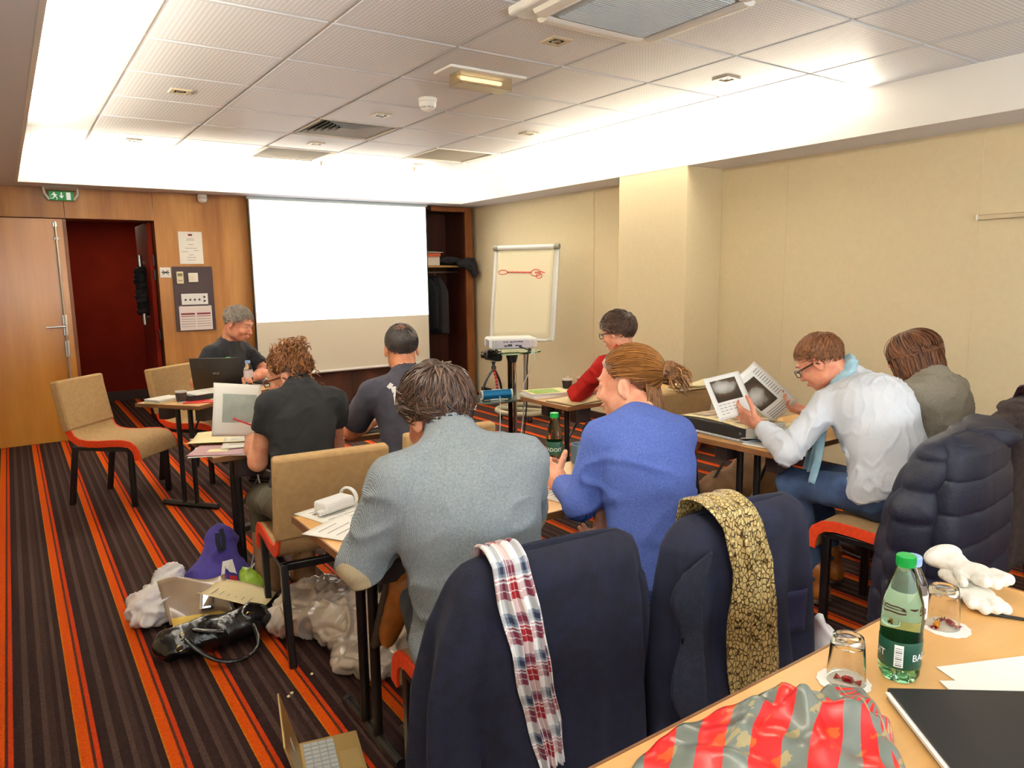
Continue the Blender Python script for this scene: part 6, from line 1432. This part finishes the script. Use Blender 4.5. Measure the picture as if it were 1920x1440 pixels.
for x, y, z in ((.47, 3.06, .118), (.73, 3.05, .135), (.45, 3.03, .08)): MB().tube([(x-.6+.012*math.cos(a), y-3.12, z+.012*math.sin(a)) for a in np.linspace(0, 2*PI, 12, endpoint=False)], .0025, 6, closed=True).build('ring', mk('brass', (200, 170, 90), rough=.25, metal=1), o)
o = thing('snack_bag', 'crumpled green and clear snack packet beside the purple tote', 'packet', (.84, 3.42, 0), 0)
crumple('packet_film', [[(ell((.84, 3.42, .10), (.055, .045, .07)), .03), (ell((.82, 3.44, .16), (.035, .03, .04)), .03), (ell((.86, 3.4, .04), (.05, .045, .04)), .03)]], [mk('lime_film', (150, 190, 30), (190, 220, 110), 30, rough=.2), mk('clear_film', (214, 226, 220), rough=.12)], o, (.84, 3.42, 0), h=.007, amp=.016, freq=16, seed=51, mi=lambda C: (C[:, 0]+.6*(C[:, 2]-.1) < .815).astype(int))
o = thing('snack_wrapper', 'small clear wrapper with red corner by the chair leg', 'wrapper', (.87, 3.25, 0), 0)
crumple('wrapper_film', [[(ell((.87, 3.25, .035), (.05, .045, .035)), .03), (ell((.85, 3.28, .06), (.03, .03, .03)), .03)]], [mk('clear_film2', (226, 214, 196), (240, 236, 228), 30, rough=.15), mk('red_film', (206, 60, 36), rough=.3)], o, (.87, 3.25, 0), h=.007, amp=.012, freq=18, seed=52, mi=lambda C: (C[:, 0]-C[:, 1] > 2.325+4.98-9.65).astype(int)*((C[:, 2] < .03).astype(int)))
m_silver = mk('silver_nylon', (196, 182, 166), (220, 208, 194), 5, rough=.26, metal=.2, Coat_Weight=.3)
o = thing('jacket', 'crumpled silver beige padded jacket on the carpet under the tables', 'jacket', (1.05, 2.8, 0), 0)
crumple('jacket_cloth', [[(ell((1.03, 3.02, .10), (.20, .16, .12)), .06), (ell((.93, 3.05, .07), (.13, .12, .07)), .05), (ell((1.10, 2.82, .11), (.17, .15, .12)), .06), (ell((1.05, 2.62, .05), (.13, .13, .055)), .05), (ell((1.22, 2.66, .12), (.12, .14, .13)), .06), (ell((1.15, 2.50, .03), (.15, .07, .035)), .04)]], m_silver, o, (1.05, 2.8, 0), h=.008, amp=.028, freq=8.5, seed=61, sm=1, second=lambda V: -.010*np.maximum(np.exp(-((((V[:, 0]*.8+V[:, 1]*.6+.3*V[:, 2]) % .10)-.05)/.008)**2), np.exp(-((((V[:, 0]*.6-V[:, 1]*.8-.5*V[:, 2]) % .10)-.05)/.008)**2)))
# open laptop lying on the carpet, bottom edge of the view
m_gold_al = mk('warm_aluminium', (196, 166, 104), rough=.35, metal=.55)
hx0 = A3((.664, 2.25, 0)); ex = unit((-.235, -.97, 0)); ey = unit(np.cross((0, 0, 1.), ex)); ey = -ey if ey[0] < 0 else ey
fl_ = thing('laptop', 'open aluminium laptop on the carpet at the bottom of the photo', 'laptop', hx0.tolist(), 0)
RL = np.stack([ex, ey, A3((0, 0, 1))], 1); lp_ = lambda x, y, z: RL@A3((x, y, z))
MB().box(lp_(.15, .10, .008), (.30, .195, .014), RL).build('base', m_gold_al, fl_, bevel=.005, seg=3)
kb = MB().box(lp_(.15, .065, .0152), (.27, .10, .001), RL).build('keyboard_well', mk('key_grey', (150, 150, 146), rough=.5), fl_, smooth=False)
for r in range(4):
    for q in range(12): MB().box(lp_(.03+.022*q, .028+.025*r, .0168), (.0185, .021, .0024), RL).build('key', mk('keycap', (176, 178, 176), rough=.5) if r+q == 0 else bpy.data.materials['keycap'], kb, smooth=False)
MB().box(lp_(.15, .155, .0153), (.10, .06, .0008), RL).build('touchpad', mk('touchpad_gold', (204, 178, 120), rough=.3, metal=.5), fl_, smooth=False)
an_ = 1.835; Rl = RL@np.stack([A3((1, 0, 0)), A3((0, math.cos(an_), math.sin(an_))), A3((0, -math.sin(an_), math.cos(an_)))], 1)
ll = lambda x, y, z: lp_(0, .002, .014)+Rl@A3((x, y, z))
ldo = MB().box(ll(.15, .10, 0), (.30, .20, .007), Rl).build('lid', m_gold_al, fl_, bevel=.003)
MB().box(ll(.15, .10, .004), (.28, .18, .0006) if False else (.28, .18, .0008), Rl).build('display', mk('dim_display', (30, 32, 36), rough=.1), ldo, smooth=False)
MB().prism([(.022*math.cos(a)*(1-.12*math.cos(2*a)), .022*math.sin(a)) for a in np.linspace(0, 2*PI, 20, endpoint=False)], -.0042, -.0036, lambda p: ll(.15+p[0], .10+p[1], p[2])).build('lid_emblem', m_wpl, ldo, smooth=False)
# small things
o = thing('power_adapter', 'black power adapter on the carpet behind the purple tote', 'adapter', (1.13, 4.55, 0), .3); MB().box((0, 0, .018), (.13, .06, .034)).build('adapter_body', m_blackpl, o, bevel=.006); MB().box((.03, -.01, .0355), (.05, .006, .001)).build('label_strip', m_wpl, o, smooth=False)
cb = MB(); cb.tube([(.93, 3.55, .66), (.96, 3.57, .5), (.945, 3.62, .32), (.91, 3.66, .12), (.90, 3.72, .02), (.97, 3.9, .006), (1.12, 4.15, .005), (1.2, 4.45, .005)], .004, 6); tag(cb.build('power_cable', m_wpl), 'white cable hanging from the table corner to the carpet', 'cable')
bottle('small green capped bottle standing on the carpet under the grey sweater table', (1.30, 2.95, 0), .4, .2, .03, m_pet, m_capg, m_labelg, group='water bottles')
o = thing('bag', 'brown bag slouching on the carpet beneath the right table', 'bag', (3.75, 2.95, 0), 0)
crumple('bag_body', [[(ell((3.70, 2.95, .15), (.26, .14, .15)), .06), (ell((3.92, 2.9, .2), (.22, .14, .2)), .08)]], mk('brown_cloth', (104, 74, 44), (124, 90, 56), 8, rough=.8), o, (3.75, 2.95, 0), h=.014, amp=.014, freq=5, seed=71)
MB().tube([(-.2, -.02, .26), (-.1, -.03, .38), (.1, -.04, .42), (.25, -.05, .36)], .012, 8, flat=.5).build('handle', m_dkshoe, o)
o = thing('plastic_bag', 'pale plastic bag hanging beside the buttoned navy coat', 'bag', (2.02, 1.20, 0), 0)
crumple('bag_film', [[(ell((2.02, 1.22, .30), (.05, .09, .16)), .03), (cone((2.0, 1.21, .42), (1.97, 1.20, .50), .03, .015), .03), (ell((2.03, 1.2, .09), (.05, .08, .085)), .04)]], m_plast, o, (2.02, 1.2, 0), h=.009, amp=.012, freq=9, seed=81)
for i, (x, y) in enumerate(((.752, 2.575), (.735, 2.56), (.86, 2.66))):
    o = MB().lathe([(0, 0), (.006, .001), (.007, .004), (.003, .008), (0, .009)], 7, (0, 0, 0)).build('crumb', m_cream_paper, None); o.location = (x, y, 0); tag(o, ['larger pale crumb on the carpet above the floor laptop', 'smaller pale crumb touching the larger one above the floor laptop', 'single pale scrap on the carpet left of the silver jacket'][i], 'crumb')
o = thing('folded_cloth', 'folded cream cloth lying on the bare chair back behind the bun', 'cloth', (3.30, 2.90, .875), -.05)
for k in range(3): MB().grid(lambda u, v: A3(((u-.5)*.34, (v-.5)*.13, .004+.011*k+.012*math.sin(u*5+k)*(k > 0)+.004*math.sin(v*9+k))), 14, 8).build('cloth_fold', m_cream_paper, o, solid=.006)
